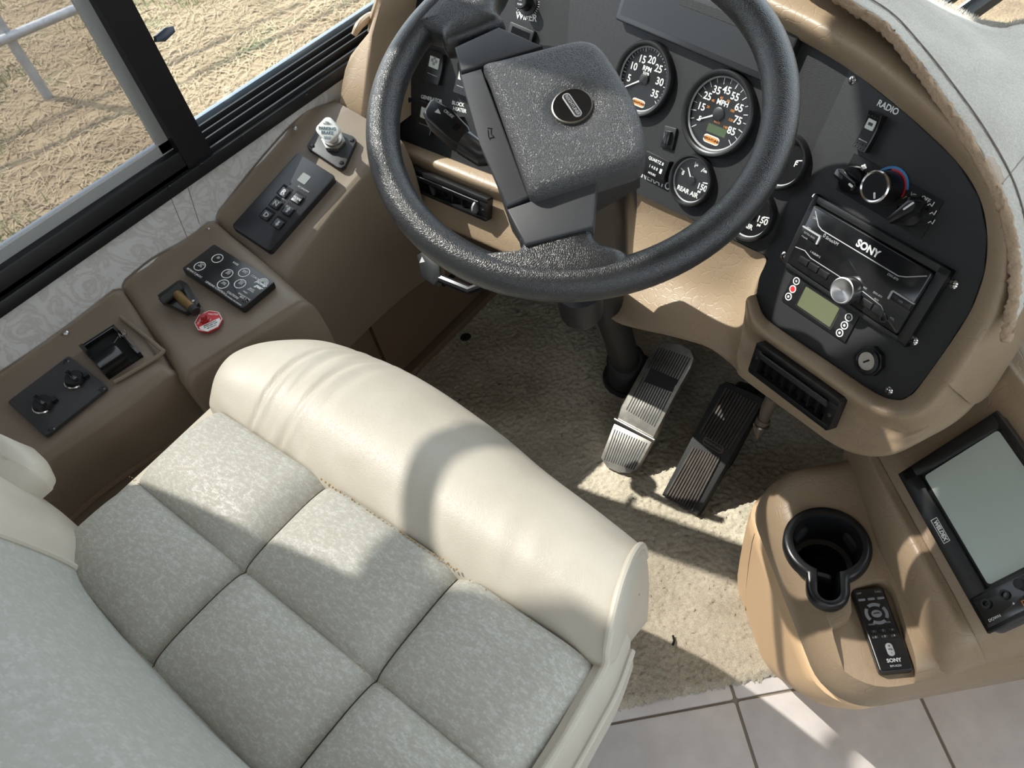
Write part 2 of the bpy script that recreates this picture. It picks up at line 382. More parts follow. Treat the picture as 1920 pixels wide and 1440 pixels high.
def wallpaper_mat():
    m, nt, b = new_mat('scroll_wallpaper'); L = nt.links.new
    tc = nd(nt, 'ShaderNodeTexCoord')
    n = nd(nt, 'ShaderNodeTexNoise', Scale=20.0, Detail=3.0, Distortion=3.5); L(tc.outputs['Object'], n.inputs['Vector'])
    r = nd(nt, 'ShaderNodeValToRGB'); e = r.color_ramp.elements; e[0].position = 0.46; e[0].color = (0, 0, 0, 1); e[1].position = 0.56; e[1].color = (1, 1, 1, 1)
    k = e.new(0.66); k.color = (0.1, 0.1, 0.1, 1); L(n.outputs['Fac'], r.inputs[0])
    mx = nd(nt, 'ShaderNodeMix', data_type='RGBA'); mx.inputs[6].default_value = (*hexc(198, 195, 192), 1); mx.inputs[7].default_value = (*hexc(181, 175, 169), 1)
    L(r.outputs[0], mx.inputs[0]); L(mx.outputs[2], b.inputs['Base Color'])
    b.inputs['Roughness'].default_value = 0.6
    return m
WALLP = wallpaper_mat()
def ground_mat():
    m, nt, b = new_mat('dry_grass_ground'); L = nt.links.new
    tc = nd(nt, 'ShaderNodeTexCoord')
    n = nd(nt, 'ShaderNodeTexNoise', Scale=1.3, Detail=8.0, Roughness=0.7); L(tc.outputs['Object'], n.inputs['Vector'])
    r = nd(nt, 'ShaderNodeValToRGB'); e = r.color_ramp.elements; e[0].position = 0.33; e[0].color = (*hexc(88, 74, 60), 1); e[1].position = 0.62; e[1].color = (*hexc(150, 132, 104), 1)
    k = e.new(0.47); k.color = (*hexc(134, 115, 90), 1)
    L(n.outputs['Fac'], r.inputs[0])
    g = nd(nt, 'ShaderNodeTexNoise', Scale=2.2, Detail=6.0); L(tc.outputs['Object'], g.inputs['Vector'])
    rg = nd(nt, 'ShaderNodeValToRGB'); rg.color_ramp.elements[0].position = 0.56; rg.color_ramp.elements[1].position = 0.72; L(g.outputs['Fac'], rg.inputs[0])
    mx = nd(nt, 'ShaderNodeMix', data_type='RGBA'); mx.inputs[7].default_value = (*hexc(92, 98, 66), 1); L(rg.outputs[0], mx.inputs[0]); L(r.outputs[0], mx.inputs[6]); L(mx.outputs[2], b.inputs['Base Color'])
    n3 = nd(nt, 'ShaderNodeTexNoise', Scale=60.0, Detail=5.0); L(tc.outputs['Object'], n3.inputs['Vector'])
    bp = nd(nt, 'ShaderNodeBump', Strength=0.9, Distance=0.03); L(n3.outputs['Fac'], bp.inputs['Height']); L(bp.outputs[0], b.inputs['Normal'])
    b.inputs['Roughness'].default_value = 0.95
    return m
GROUND = ground_mat()
STRAW = M('straw_blades', hexc(160, 143, 114), 0.8, vary=(hexc(118, 100, 76), 2.0, 0.2))
GREENB = M('green_blades', hexc(100, 110, 72), 0.8, vary=(hexc(134, 126, 88), 3, 0.2))
PANE = glassy('clear_pane', (0.93, 0.95, 0.94), 0.10)
SCREENP = glassy('screened_pane', (0.70, 0.70, 0.69), 0.05, haze=((0.55, 0.54, 0.52), 0.06))
GAUGEG = glassy('gauge_glass', (0.97, 0.97, 0.97), 0.025)
GALV = M('galvanised_pipe', hexc(170, 172, 176), 0.4, metal=0.5, vary=(hexc(140, 142, 148), 20, 0.2))
CEIL = M('ceiling_vinyl', hexc(150, 138, 122), 0.7)
WALLI = M('wall_board', hexc(160, 146, 128), 0.7)
BODYW = M('white_bodywork', hexc(200, 208, 214), 0.3)

# ================================================================ the setting
XW = -1.19           # inner face of the driver's side wall
XR, YB, YF, ZC = 1.15, -3.2, 1.30, 2.25
WZ0, WZ1 = 0.705, 2.10      # driver's window opening
WY0, WY1 = -0.055, 1.12
def struct(name, vf, mat, parent=None, smooth=35):
    o = obj(name, vf, mat, parent, smooth=smooth)
    if parent is None: o['kind'] = 'structure'
    return o
floor = struct('floor', abox(-1.35, XR + .1, YB, 1.55, -0.05, -0.003), GROUT)
# stone tiles laid at 45 degrees to the coach
TP = 0.2835; E1 = np.array([.70711, -.70711, 0]); E2 = np.array([.70711, .70711, 0])
_t0 = pz(1375, 1300, 0); g2 = _t0 @ E2; g1 = pz(1440, 1278, 0) @ E1 + 0.02
tile0 = None; tfr0 = None
for i in range(-8, 9):
    for j in range(-8, 10):
        c = E2*(g2 + (i + .5)*TP) + E1*(g1 + (j + .5)*TP)
        if not (-0.55 < c[0] < 1.25 and -1.4 < c[1] < 1.30): continue
        fr = Fr((c[0], c[1], 0), E1, E2)
        if tile0 is None:
            tile0 = obj('tile', plate(fr, TP - .005, TP - .005, .004, -.004, .001, .0008, 2), TILE, floor); tfr0 = fr
        else: inst(tile0, 'tile', floor, tfr0, fr)
# carpet: dense looped pile in the driver's footwell
def carpet():
    ea, eb = pz(1100, 1342, .012), pz(1442, 1271, .012); de = unit(eb - ea); nrm_ = np.array([-de[1], de[0], 0])
    st = .0036; nx, ny = int(1.35/st), int(1.9/st)
    X = -1.165 + np.arange(nx)*st; Y = -0.30 + np.arange(ny)*st
    GX, GY = np.meshgrid(X, Y, indexing='ij')
    gx = GX + rng.normal(0, .0011, GX.shape); gy = GY + rng.normal(0, .0011, GX.shape)
    Z = .0085 + .0040*rng.random(GX.shape)
    dist = (GX - ea[0])*nrm_[0] + (GY - ea[1])*nrm_[1] + .0015*rng.normal(0, 1, GX.shape)
    ok = (dist > 0) & ((GX + GY)*.70711 < .85)
    Z = np.where(dist < .012, np.clip(Z*(dist/.012), .0, 1), Z)
    idx = -np.ones(GX.shape, int); V = []; F = []
    ii = np.argwhere(ok)
    for k, (a, b) in enumerate(ii): idx[a, b] = k
    V = np.stack([gx[ok], gy[ok], Z[ok]], 1)
    q = ok[:-1, :-1] & ok[1:, :-1] & ok[1:, 1:] & ok[:-1, 1:]
    for a, b in np.argwhere(q): F.append((idx[a, b], idx[a+1, b], idx[a+1, b+1], idx[a, b+1]))
    return V, F
cp = obj('carpet', carpet(), CARPET, smooth=180, label='beige looped pile carpet covering the footwell floor under the pedals', cat='carpet', kind='stuff')
# driver's side wall, cut round the window
wl_ = struct('wall_left', join(abox(XW - .05, XW, YB, 1.45, -.05, WZ0), abox(XW - .05, XW, YB, 1.45, WZ1, ZC + .05),
      abox(XW - .05, XW, -.75, WY0, WZ0, WZ1), abox(XW - .05, XW, YB, -2.3, WZ0, WZ1), abox(XW - .05, XW, WY1, 1.45, WZ0, WZ1)), WALLP)
struct('window_6', abox(XW - .03, XW - .026, -2.3, -.75, WZ0, WZ1), PANE)
# thin seams between the wallpaper widths
for (a, b) in (((320, 370), (352, 448)), ((352, 350), (374, 420))):
    A, B = pX(*a, XW + .0003), pX(*b, XW + .0003)
    obj('wallpaper_seam', bar(A, B, .0009, .0010, up=(1, 0, 0)), GROUT, wl_)
def side_win(y0, y1): return None
HX0, HX1, HY0, HY1 = -.25, .65, -1.55, -.65          # unseen roof opening, added to let more daylight onto tiles and backrest
struct('ceiling', join(abox(XW - .05, XR + .1, HY1, 1.45, ZC, ZC + .05), abox(XW - .05, XR + .1, YB, HY0, ZC, ZC + .05), abox(XW - .05, HX0, HY0, HY1, ZC, ZC + .05), abox(HX1, XR + .1, HY0, HY1, ZC, ZC + .05)), CEIL)
w3_ = struct('added_skylight', abox(HX0, HX1, HY0, HY1, ZC + .03, ZC + .034), PANE)
# passenger side wall with entry door glass and a long window
struct('wall_right', join(abox(XR, XR + .05, YB, 1.45, -.05, .75), abox(XR, XR + .05, YB, 1.45, 1.8, ZC + .05),
      abox(XR, XR + .05, -.30, .0, .75, 1.8), abox(XR, XR + .05, YB, -2.9, .75, 1.8), abox(XR, XR + .05, 1.05, 1.45, .75, 1.8)), WALLI)
w4 = struct('window_3', abox(XR + .02, XR + .024, -2.9, 1.05, .75, 1.8), PANE)
struct('wall_back', join(abox(XW, XR, YB - .05, YB, -.05, .8), abox(XW, XR, YB - .05, YB, 1.8, ZC), abox(XW, -.95, YB - .05, YB, .8, 1.8), abox(.95, XR, YB - .05, YB, .8, 1.8)), WALLI)
struct('window_5', abox(-.95, .95, YB - .03, YB - .026, .8, 1.8), PANE)
# nose below the windscreen, header above it
struct('wall_front', join(abox(XW - .05, XR + .1, 1.27, 1.31, -.05, .715), abox(XW - .05, XR + .1, 1.40, 1.45, 1.95, ZC + .05)), WALLI)
w2 = struct('window_2', prism(Fr((0, 1.285, .71), (1, 0, 0), (0, .13, 1.24)), [(XW, 0), (XR, 0), (XR, 1.25), (XW, 1.25)], 0, .006), PANE)
obj('gasket', join(bar((XW, 1.285, .715), (XR, 1.285, .715), .02, .02)), RUBBER, w2)
# ---- driver's sliding window
w1 = struct('window_1', join(
    abox(XW - .06, XW + .012, WY0 - .03, WY1 + .03, .699, .722, .004),
    abox(XW - .06, XW + .010, WY0 - .03, WY1 + .03, WZ1, WZ1 + .04, .004),
    abox(XW - .06, XW + .010, WY0 - .04, WY0, .70, WZ1, .004), abox(XW - .06, XW + .010, WY1, WY1 + .04, .70, WZ1, .004)), FRAMEB)
for k, (x, z0, z1, wdt) in enumerate(((XW + .004, .715, .730, .006), (XW - .014, .715, .738, .005), (XW - .030, .715, .742, .005), (XW - .046, .715, .746, .006), (XW - .060, .70, .752, .012))):
    obj('track', abox(x - wdt, x, WY0, WY1, z0, z1, .0015), FRAMEB if k != 4 else M('window_sill_silver', hexc(120, 130, 142), 0.3, metal=.6), w1)
obj('bright_strip', join(abox(XW - .0225, XW - .0195, .47, WY1, .715, .7335), abox(XW - .0415, XW - .039, .47, WY1, .715, .737)), CHROME, w1)
yA, yB_ = .472, .522
obj('mullion', join(abox(XW - .030, XW + .006, yA, yB_, .71, WZ1, .004), abox(XW - .05, XW - .03, yB_ - .018, yB_ + .006, .71, WZ1, .003)), FRAMEB, w1)
obj('sash', join(abox(XW - .022, XW + .004, WY0, yA + .002, .718, .755, .004), abox(XW - .022, XW + .004, WY0, yA, WZ1 - .04, WZ1, .004), abox(XW - .022, XW + .004, WY0, WY0 + .04, .712, WZ1, .004)), FRAMEB, w1)
obj('screen_edge', join(abox(XW - .020, XW - .012, WY0 + .03, yA, .755, .772), abox(XW - .020, XW - .012, yA - .020, yA + .001, .757, WZ1)), M('grey_screen_edge', hexc(150, 150, 148), .6, bump=(900, .5, 'noise')), w1)
obj('pane', abox(XW - .016, XW - .013, WY0 + .03, yA, .755, WZ1 - .03), SCREENP, w1)
obj('pane', abox(XW - .052, XW - .049, yB_ - .01, WY1, .73, WZ1), PANE, w1)
lf = Fr(pX(312, 62, XW + .008), (0, 1, .05), (-.3, 0, 1))
obj('latch', prism(lf, [(-.022, -.002), (-.010, -.008), (.012, -.005), (.015, .003), (.002, .007), (-.018, .005)], -.006, .004, .0015), M('blue_black_latch', (.02, .028, .05), .35), w1, label='blue-black plastic window latch')
for p in ((575, 180), (455, 257), (378, 310), (318, 352)):
    obj('frame_screw', lathe(Fr(pX(*p, XW + .0125), (0, 1, 0), (0, 0, 1)), [(.0001, .0016), (.0025, .0014), (.004, 0)], 14), FRAMEB, w1)
# ---- outside
gz = -0.9
gr = struct('ground', abox(-60, 60, -40, 70, gz - .3, gz), GROUND)
def blades(n, seed, green=False):
    r = np.random.default_rng(seed); V = []; F = []
    pat = r.random((60, 2)) * [9, 6] + [-10.5, -1.5]
    for k in range(n):
        if green:
            c = pat[r.integers(0, 60)]; x, y = c + r.normal(0, .16, 2)
        else:
            x = -1.9 - 9*r.random()**1.3; y = -1.6 + 7*r.random()
        a = r.random()*6.283; L_ = (.05 + .11*r.random())*(0.7 if green else 1.0); w = .0030 + .0030*r.random()
        lift = (.02 + .05*r.random()) if green else (.004 + .02*r.random()**2)
        d = np.array([math.cos(a), math.sin(a)])*L_; s = np.array([-math.sin(a), math.cos(a)])*w
        if green: d *= .45
        z0 = gz + .002 + .01*r.random()*(not green); k0 = len(V)
        V += [(x - s[0], y - s[1], z0), (x + s[0], y + s[1], z0), (x + d[0] + s[0]*.5, y + d[1] + s[1]*.5, z0 + lift), (x + d[0] - s[0]*.5, y + d[1] - s[1]*.5, z0 + lift)]
        F.append((k0, k0+1, k0+2, k0+3))
    return V, F
obj('dry_straw', blades(42000, 3), STRAW, smooth=None, label='dry yellow straw lying on the ground outside the driver window', cat='straw', kind='stuff')
obj('green_grass', blades(9000, 5, True), GREENB, smooth=None, label='thin green grass tufts growing through the straw outside', cat='grass', kind='stuff')
# pipe fence panel beyond the rear pane
pb = pz(92, 184, gz); pt = np.array([pb[0], pb[1], gz + 1.5])
def onvert(px, py):       # height on the post where that pixel lies
    d = ray(px, py); h = d[:2]; t = (pb[:2] - CW[:2]) @ h/(h @ h); return CW[2] + d[2]*t
rh = onvert(32, 58)
fe = base('pipe_fence', 'galvanised pipe fence panel standing in the straw beyond the rear window pane', 'fence', pb)
obj('post', tube([pb, pt], .035, 14), GALV, fe)
ra, rb = pz(-120, 128, rh), pz(200, -8, rh); dd = unit(rb - ra)
obj('rail', tube([ra - dd*1.5, rb + dd*2.0], .032, 14), GALV, fe)
obj('rail', tube([ra - dd*1.5 + [0, 0, .55], rb + dd*2.0 + [0, 0, .55]], .032, 14), GALV, fe)
for s in (-1.9, 2.6):
    q = pb + dd*s; obj('post', tube([q, q + [0, 0, 1.5]], .035, 14), GALV, fe)
# unseen mirror shape, added outside the driver's window to shade seat and console
def sunback(p, X):
    p = np.asarray(p, float); return p + SUND*((X - p[0])/SUND[0])
arm = [pz(905, 735, .66), pz(862, 790, .67), pz(818, 850, .672), pz(787, 915, .67), pz(775, 975, .66), pz(770, 1045, .65), pz(775, 1120, .65)]
armw = [sunback(p, -1.46) for p in arm]
mi = base('mirror_blocker', 'unseen black mirror shape on a bent arm, added to shade the seat and side console', 'mirror', armw[0])
obj('arm', tube([armw[0] + (armw[0] - armw[1])*1.2 + [-.0, .0, .12]] + armw, .020, 12, smooth=6), SATIN, mi)
mq = [sunback(pz(*p, .65), -1.47) for p in ((770, 1050), (860, 1120), (980, 1150), (1150, 1175), (1260, 1300), (1130, 1500), (820, 1420), (700, 1200))]
mc = sum(mq)/len(mq); mfr = Fr(mc, (0, 1, 0), (0, 0, 1))
obj('seat_blocker', prism(mfr, [mfr.loc(q) for q in mq], -.03, .03, .012), SATIN, mi)
obj('console_blocker', prism(Fr((-1.50, .175, 1.235), (0, 1, 0), (0, 0, 1)), rrect(.50, .33, .05), -.03, .03, .012), SATIN, mi)
def cut(a, *bs):
    """mesh a minus the meshes bs"""
    def tmp(vf):
        me = bpy.data.meshes.new('t'); me.from_pydata([tuple(map(float, v)) for v in vf[0]], [], vf[1]); me.update()
        bm = bmesh.new(); bm.from_mesh(me); bmesh.ops.remove_doubles(bm, verts=bm.verts, dist=1e-6); bmesh.ops.recalc_face_normals(bm, faces=bm.faces); bm.to_mesh(me); bm.free()
        o = bpy.data.objects.new('t', me); COL.objects.link(o); return o
    A = tmp(a); B = [tmp(b) for b in bs]
    for b in B:
        m = A.modifiers.new('b', 'BOOLEAN'); m.object = b; m.operation = 'DIFFERENCE'; m.solver = 'EXACT'
    dg = bpy.context.evaluated_depsgraph_get(); me = bpy.data.meshes.new_from_object(A.evaluated_get(dg))
    r = ([tuple(v.co) for v in me.vertices], [tuple(p.vertices) for p in me.polygons])
    for o in [A] + B:
        d = o.data; bpy.data.objects.remove(o); bpy.data.meshes.remove(d)
    bpy.data.meshes.remove(me)
    return r
def outline_loft(rows, cap=True):
    V, F = gridmesh(rows, cv=True); n = len(rows[0])
    if cap: F = F + [tuple((len(rows) - 1)*n + k for k in range(n)), tuple(range(n - 1, -1, -1))]
    return V, F
def resample(P, n):
    P = np.asarray(P, float); P = np.vstack([P, P[:1]]); d = np.r_[0, np.cumsum(np.linalg.norm(np.diff(P, axis=0), axis=1))]
    t = np.linspace(0, d[-1], n + 1)[:-1]; return np.stack([np.interp(t, d, P[:, k]) for k in range(P.shape[1])], 1)
# ================================================================ dashboard
_p = CW + .95*(np.array([-.2, .83, .67]) - CW)
DR = PL(_p, -24, 28)                          # right wing of the panel, turned to the driver
DM = PL(DR.hit(1470, 400), -12, 28)           # middle
DL = PL(DM.hit(1050, 250), 1, 30)             # left
def dpt(px, py, off=0.0):
    best = None
    for f in (DR, DM, DL):
        d = ray(px, py); t = ((f.o + f.z*off - CW) @ f.z)/(d @ f.z)
        if best is None or t < best: best = t
    return CW + ray(px, py)*best
def drow(pts, off): return [dpt(x, y, off) if np.isscalar(off) else dpt(x, y, off[i]) for i, (x, y) in enumerate(pts)]
dash = base('dashboard', 'wraparound tan dashboard with charcoal instrument panel in front of the steering wheel', 'dashboard', (-.6, .95, .45))
OUT = [(1420, 35), (1500, 75), (1600, 135), (1700, 215), (1790, 300), (1835, 370), (1850, 440), (1845, 510), (1820, 580), (1770, 660), (1722, 725), (1704, 742), (1684, 749), (1664, 747), (1640, 735), (1550, 676), (1450, 608), (1428, 586), (1418, 558), (1424, 520), (1440, 484), (1430, 476), (1300, 412), (1190, 361), (1100, 395), (900, 321), (742, 260), (716, 250), (714, 180), (723, 110), (737, 43), (752, 0), (772, -60), (820, -110), (1000, -130), (1200, -70)]
def panel():
    bm = bmesh.new(); vs_ = [bm.verts.new((x, -y, 0)) for x, y in OUT]; bm.faces.new(vs_)
    def proj(P):
        c = RW.T @ (np.asarray(P) - CW); return np.array([960 + FPX*c[0]/c[2], 720 + FPX*c[1]/c[2]])
    for a, b in ((DR, DM), (DM, DL)):
        l = unit(np.cross(a.z, b.z)); A = np.stack([a.z, b.z, l]); q = np.linalg.solve(A, [a.z @ a.o, b.z @ b.o, l @ b.o])
        p0, p1 = proj(q), proj(q + .05*l); d = unit(p1 - p0)
        bmesh.ops.bisect_plane(bm, geom=list(bm.verts) + list(bm.edges) + list(bm.faces), plane_co=(p0[0], -p0[1], 0), plane_no=(d[1], d[0], 0))
    for v in bm.verts: v.co = dpt(v.co.x, -v.co.y)
    r = bmesh.ops.extrude_face_region(bm, geom=list(bm.faces))
    nv = [g for g in r['geom'] if isinstance(g, bmesh.types.BMVert)]
    for v in nv: v.co = Vector(np.array(v.co) - DM.z*.006)
    bmesh.ops.recalc_face_normals(bm, faces=list(bm.faces))
    return bmout(bm)
obj('instrument_panel', panel(), PANEL, dash, label='charcoal dotted plastic instrument panel', smooth=10)
# ---- padded hood round the top and right of the panel
e0 = [(1000, -135), (1200, -75), (1420, 33), (1500, 73), (1600, 133), (1702, 213), (1793, 299), (1838, 369), (1853, 440), (1848, 511), (1823, 582), (1772, 662), (1745, 700)]
e1 = [(1010, -160), (1215, -105), (1436, 8), (1518, 48), (1620, 108), (1722, 190), (1816, 282), (1863, 358), (1880, 440), (1876, 516), (1850, 594), (1797, 679), (1772, 715)]
e2 = [(1020, -185), (1230, -130), (1452, -20), (1538, 20), (1642, 80), (1745, 165), (1840, 262), (1888, 348), (1905, 440), (1901, 524), (1876, 612), (1822, 700), (1798, 738)]
e3 = [(1030, -210), (1240, -160), (1470, -52), (1558, -10), (1664, 52), (1768, 138), (1864, 240), (1912, 338), (1930, 440), (1928, 530), (1904, 626), (1850, 720), (1826, 758)]
obj('hood', loft([drow(e0, -.004), drow(e0, .012), drow(e1, .036), drow(e2, .020), drow(e3, -.040), [p + np.array([.01, .04, -.02]) for p in drow(e3, -.06)]], 5, 6), TAN, dash, smooth=60)
# ---- left end: rolled edge and the flat end cap beside the window
c0 = [(774, -60), (753, 0), (738, 43), (724, 110), (715, 190), (716, 255)]
c1 = [(757, -60), (735, 0), (720, 50), (707, 115), (699, 190), (702, 265)]
c2 = [(742, -60), (721, 0), (704, 55), (693, 120), (687, 195), (690, 275)]
obj('end_roll', loft([drow(c0, -.004), drow(c0, .014), drow(c1, .040), drow(c2, .044), drow(c2, .0)], 6, 5), TAN, dash, smooth=60)
_en = unit([.26, -.82, .51]); _ex = unit(np.cross([0, 0, 1], _en)); EP = Fr(pX(634, 205, XW + .030), _ex, np.cross(_en, _ex))
ecp = [(712, -8), (702, 25), (692, 58), (672, 82), (655, 104), (645, 130), (639, 160), (634, 200), (634, 226), (650, 244), (672, 260), (692, 276), (690, 200), (692, 130), (700, 60), (716, 0)]
ec = np.array([EP.hit(x, y) for x, y in ecp]); cm = ec.mean(0)
obj('end_cap', outline_loft([ec + [0, .24, 0], ec + [0, .012, 0], [p + (cm - p)*.03 + np.array([0, .004, 0]) for p in ec], [p + (cm - p)*.08 for p in ec]]), TAN, dash, smooth=60)
obj('trim_cord', tube([dpt(716, -20, .02), dpt(708, 10, .02), dpt(700, 35, .018), dpt(694, 60, .014)], [.007, .008, .008, .005], 10, smooth=6), TAN, dash)
obj('trim_cord', tube([pX(663, 66, XW + .012), pX(675, 46, XW + .014), dpt(692, 32, .01), dpt(702, 26, .015)], [.005, .008, .008, .006], 10, smooth=6), TAN, dash)
# ---- left lower lip with the vent face under it
f0 = [(690, 256), (716, 252), (742, 260), (800, 282), (900, 321), (1000, 358), (1090, 392)]
f1 = [(690, 276), (714, 270), (737, 279), (794, 301), (892, 341), (990, 378), (1080, 412)]
f2 = [(690, 300), (710, 296), (730, 303), (786, 323), (882, 363), (978, 400), (1070, 434)]
f3 = [(692, 330), (705, 338), (722, 352), (778, 380), (868, 420), (966, 462), (1060, 500)]
f4 = [(694, 352), (706, 360), (724, 372), (776, 398), (866, 436), (966, 480), (1060, 520)]
obj('lower_lip', loft([drow(f0, -.004), drow(f0, .006), drow(f1, .022), drow(f2, .004), drow(f3, .006), drow(f4, -.01), [p + [0, .10, .0] for p in drow(f4, -.02)]], 5, 6), TAN, dash, smooth=60)
# ---- knee panel under the middle gauges
k0 = [(1085, 388), (1190, 362), (1300, 413), (1400, 463), (1436, 484), (1424, 520), (1418, 556)]
k1 = [(1090, 430), (1185, 410), (1290, 455), (1380, 500), (1412, 520), (1410, 548), (1408, 575)]
k2 = [(1110, 500), (1178, 490), (1270, 520), (1350, 552), (1388, 570), (1396, 590), (1396, 615)]
k3 = [(1130, 560), (1168, 580), (1262, 598), (1330, 622), (1368, 645), (1384, 660), (1388, 672)]
k4 = [(1135, 580), (1170, 606), (1262, 628), (1330, 648), (1368, 675), (1384, 690), (1386, 698)]
def krow(pts, offs): return [dpt(x, y, o) for (x, y), o in zip(pts, offs)]
obj('knee_panel', loft([krow(k0, [-.006]*7), krow(k1, [-.022, -.02, -.02, -.02, -.012, -.004, .0]), krow(k2, [-.02, -.018, -.022, -.030, -.022, -.008, .0]), krow(k3, [0, .004, .0, -.012, -.012, -.004, .004]), krow(k4, [.0, .002, -.004, -.014, -.016, -.006, .0]), [p + [0, .10, .01] for p in krow(k4, [-.03]*7)]], 5, 6), TAN, dash, smooth=60)
# ---- right lower: roll under the panel, vent face, rounded bottom
b0 = [(1416, 552), (1428, 587), (1450, 610), (1550, 678), (1640, 738), (1684, 752), (1706, 745), (1724, 728), (1772, 662)]
b1 = [(1400, 560), (1410, 600), (1436, 628), (1535, 698), (1628, 762), (1690, 780), (1728, 768), (1754, 742), (1797, 679)]
b2 = [(1396, 590), (1402, 622), (1424, 644), (1520, 716), (1612, 782), (1690, 806), (1745, 790), (1780, 756), (1822, 700)]
b3 = [(1388, 640), (1392, 662), (1408, 684), (1500, 752), (1590, 812), (1676, 828), (1750, 800), (1800, 768), (1848, 718)]
b4 = [(1384, 676), (1386, 690), (1396, 706), (1492, 776), (1584, 838), (1664, 850), (1746, 816), (1806, 780), (1856, 724)]
obj('lower_face', loft([drow(b0, -.004), drow(b0, [.008]*8 + [.012]), drow(b1, [.030]*8 + [.036]), drow(b2, [.010]*7 + [.014, .020]), drow(b3, [.010]*6 + [.004, -.012, -.042]), drow(b4, [-.004]*6 + [-.012, -.03, -.062]), [p + np.array(o_) for p, o_ in zip(drow(b4, -.03), [(0, .12, 0)]*6 + [(0, .08, -.01), (0, .06, -.02), (0, .03, -.03)])]], 5, 6), TAN, dash, smooth=60)
# dark underside that closes the dash from below and behind
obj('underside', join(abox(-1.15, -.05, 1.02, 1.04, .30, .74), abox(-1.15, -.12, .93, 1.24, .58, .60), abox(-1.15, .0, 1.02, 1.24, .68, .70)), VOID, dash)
pd_ = [[np.array([x, y_, z_]) for x in (-.10, .15, .5, .9, XR - .005)] for y_, z_ in ((1.235, .715), (1.12, .73), (1.03, .715), (.99, .66), (.985, .55), (1.02, .42), (1.10, .36), (1.235, .36))]
obj('passenger_face', loft(pd_, 4, 5), TAN, dash, smooth=60)
VL = PL(dpt(840, 370, .008), 1, 18); VR = PL(dpt(1490, 720, .012), -24, 20)
# ---- air vents
def vent(fr, UL, UR, LL, n, damper):
    f, W, H = quad(fr, UL, UR, LL, .016)
    o = obj('air_vent', join(prism(f, rrect(W, H, .006), -.012, -.010),
         *[prism(f, p, -.012, .003, .0012) for p in ([(-W/2+.003, H/2), (W/2-.003, H/2), (W/2, H/2-.003), (W/2, H*.30), (-W/2, H*.30), (-W/2, H/2-.003)],
           [(-W/2, -H/2+.003), (-W/2+.003, -H/2), (W/2-.003, -H/2), (W/2, -H/2+.003), (W/2, -H*.34), (-W/2, -H*.34)],
           [(-W/2, -H*.35), (-W*.40, -H*.35), (-W*.40, H*.31), (-W/2, H*.31)], [(W*.40, -H*.35), (W/2, -H*.35), (W/2, H*.31), (W*.40, H*.31)])]), SATIN, dash)
    # tilted brow across the top of the louvres
    br = Fr(f.at(0, H*.20, .004), f.x, f.y*.85 + f.z*.5)
    obj('brow', box(br, W*.80, H*.26, -.001, .0015, .0006), DKGREY, o)
    for k in range(n):
        u = -W*.36 + W*.72*(k + .5)/n
        lf_ = Fr(f.at(u, -H*.03, -.008), f.z, f.y)
        obj('louvre', prism(lf_, rrect(.018, H*.56, .004), -.0008, .0008), BLACK, o)
    obj('slot', prism(f, [(-W*.39, -H*.33), (W*.39, -H*.33), (W*.39, H*.29), (-W*.39, H*.29)], -.0135, -.0115), VOID, o)
    if damper:
        obj('damper_tab', prism(f.sub(-W*.18, -H*.02, .002), [(-.010, .006), (.004, .001), (.006, -.010), (.001, -.012)], -.001, .004, .0008), DKGREY, o)
        obj('thumb_wheel', prism(Fr(f.at(W*.36, -H*.03, .002), f.z, f.y), circ(H*.27, 24), -.002, .002, .0006), GREYB, o)
    for s in (-1, 1): obj('screw', lathe(f.sub(s*W*.45, -H*.05*s, .0031), [(.0001, .0012), (.002, .001), (.0032, 0)], 12), SATIN, o)
    return o
vent(VL, (769, 313), (917, 374), (760, 350), 6, True)['label'] = 'black louvred air vent left of the column'
vent(VR, (1422, 639), (1579, 750), (1399, 692), 7, False)['label'] = 'black louvred air vent under the radio'
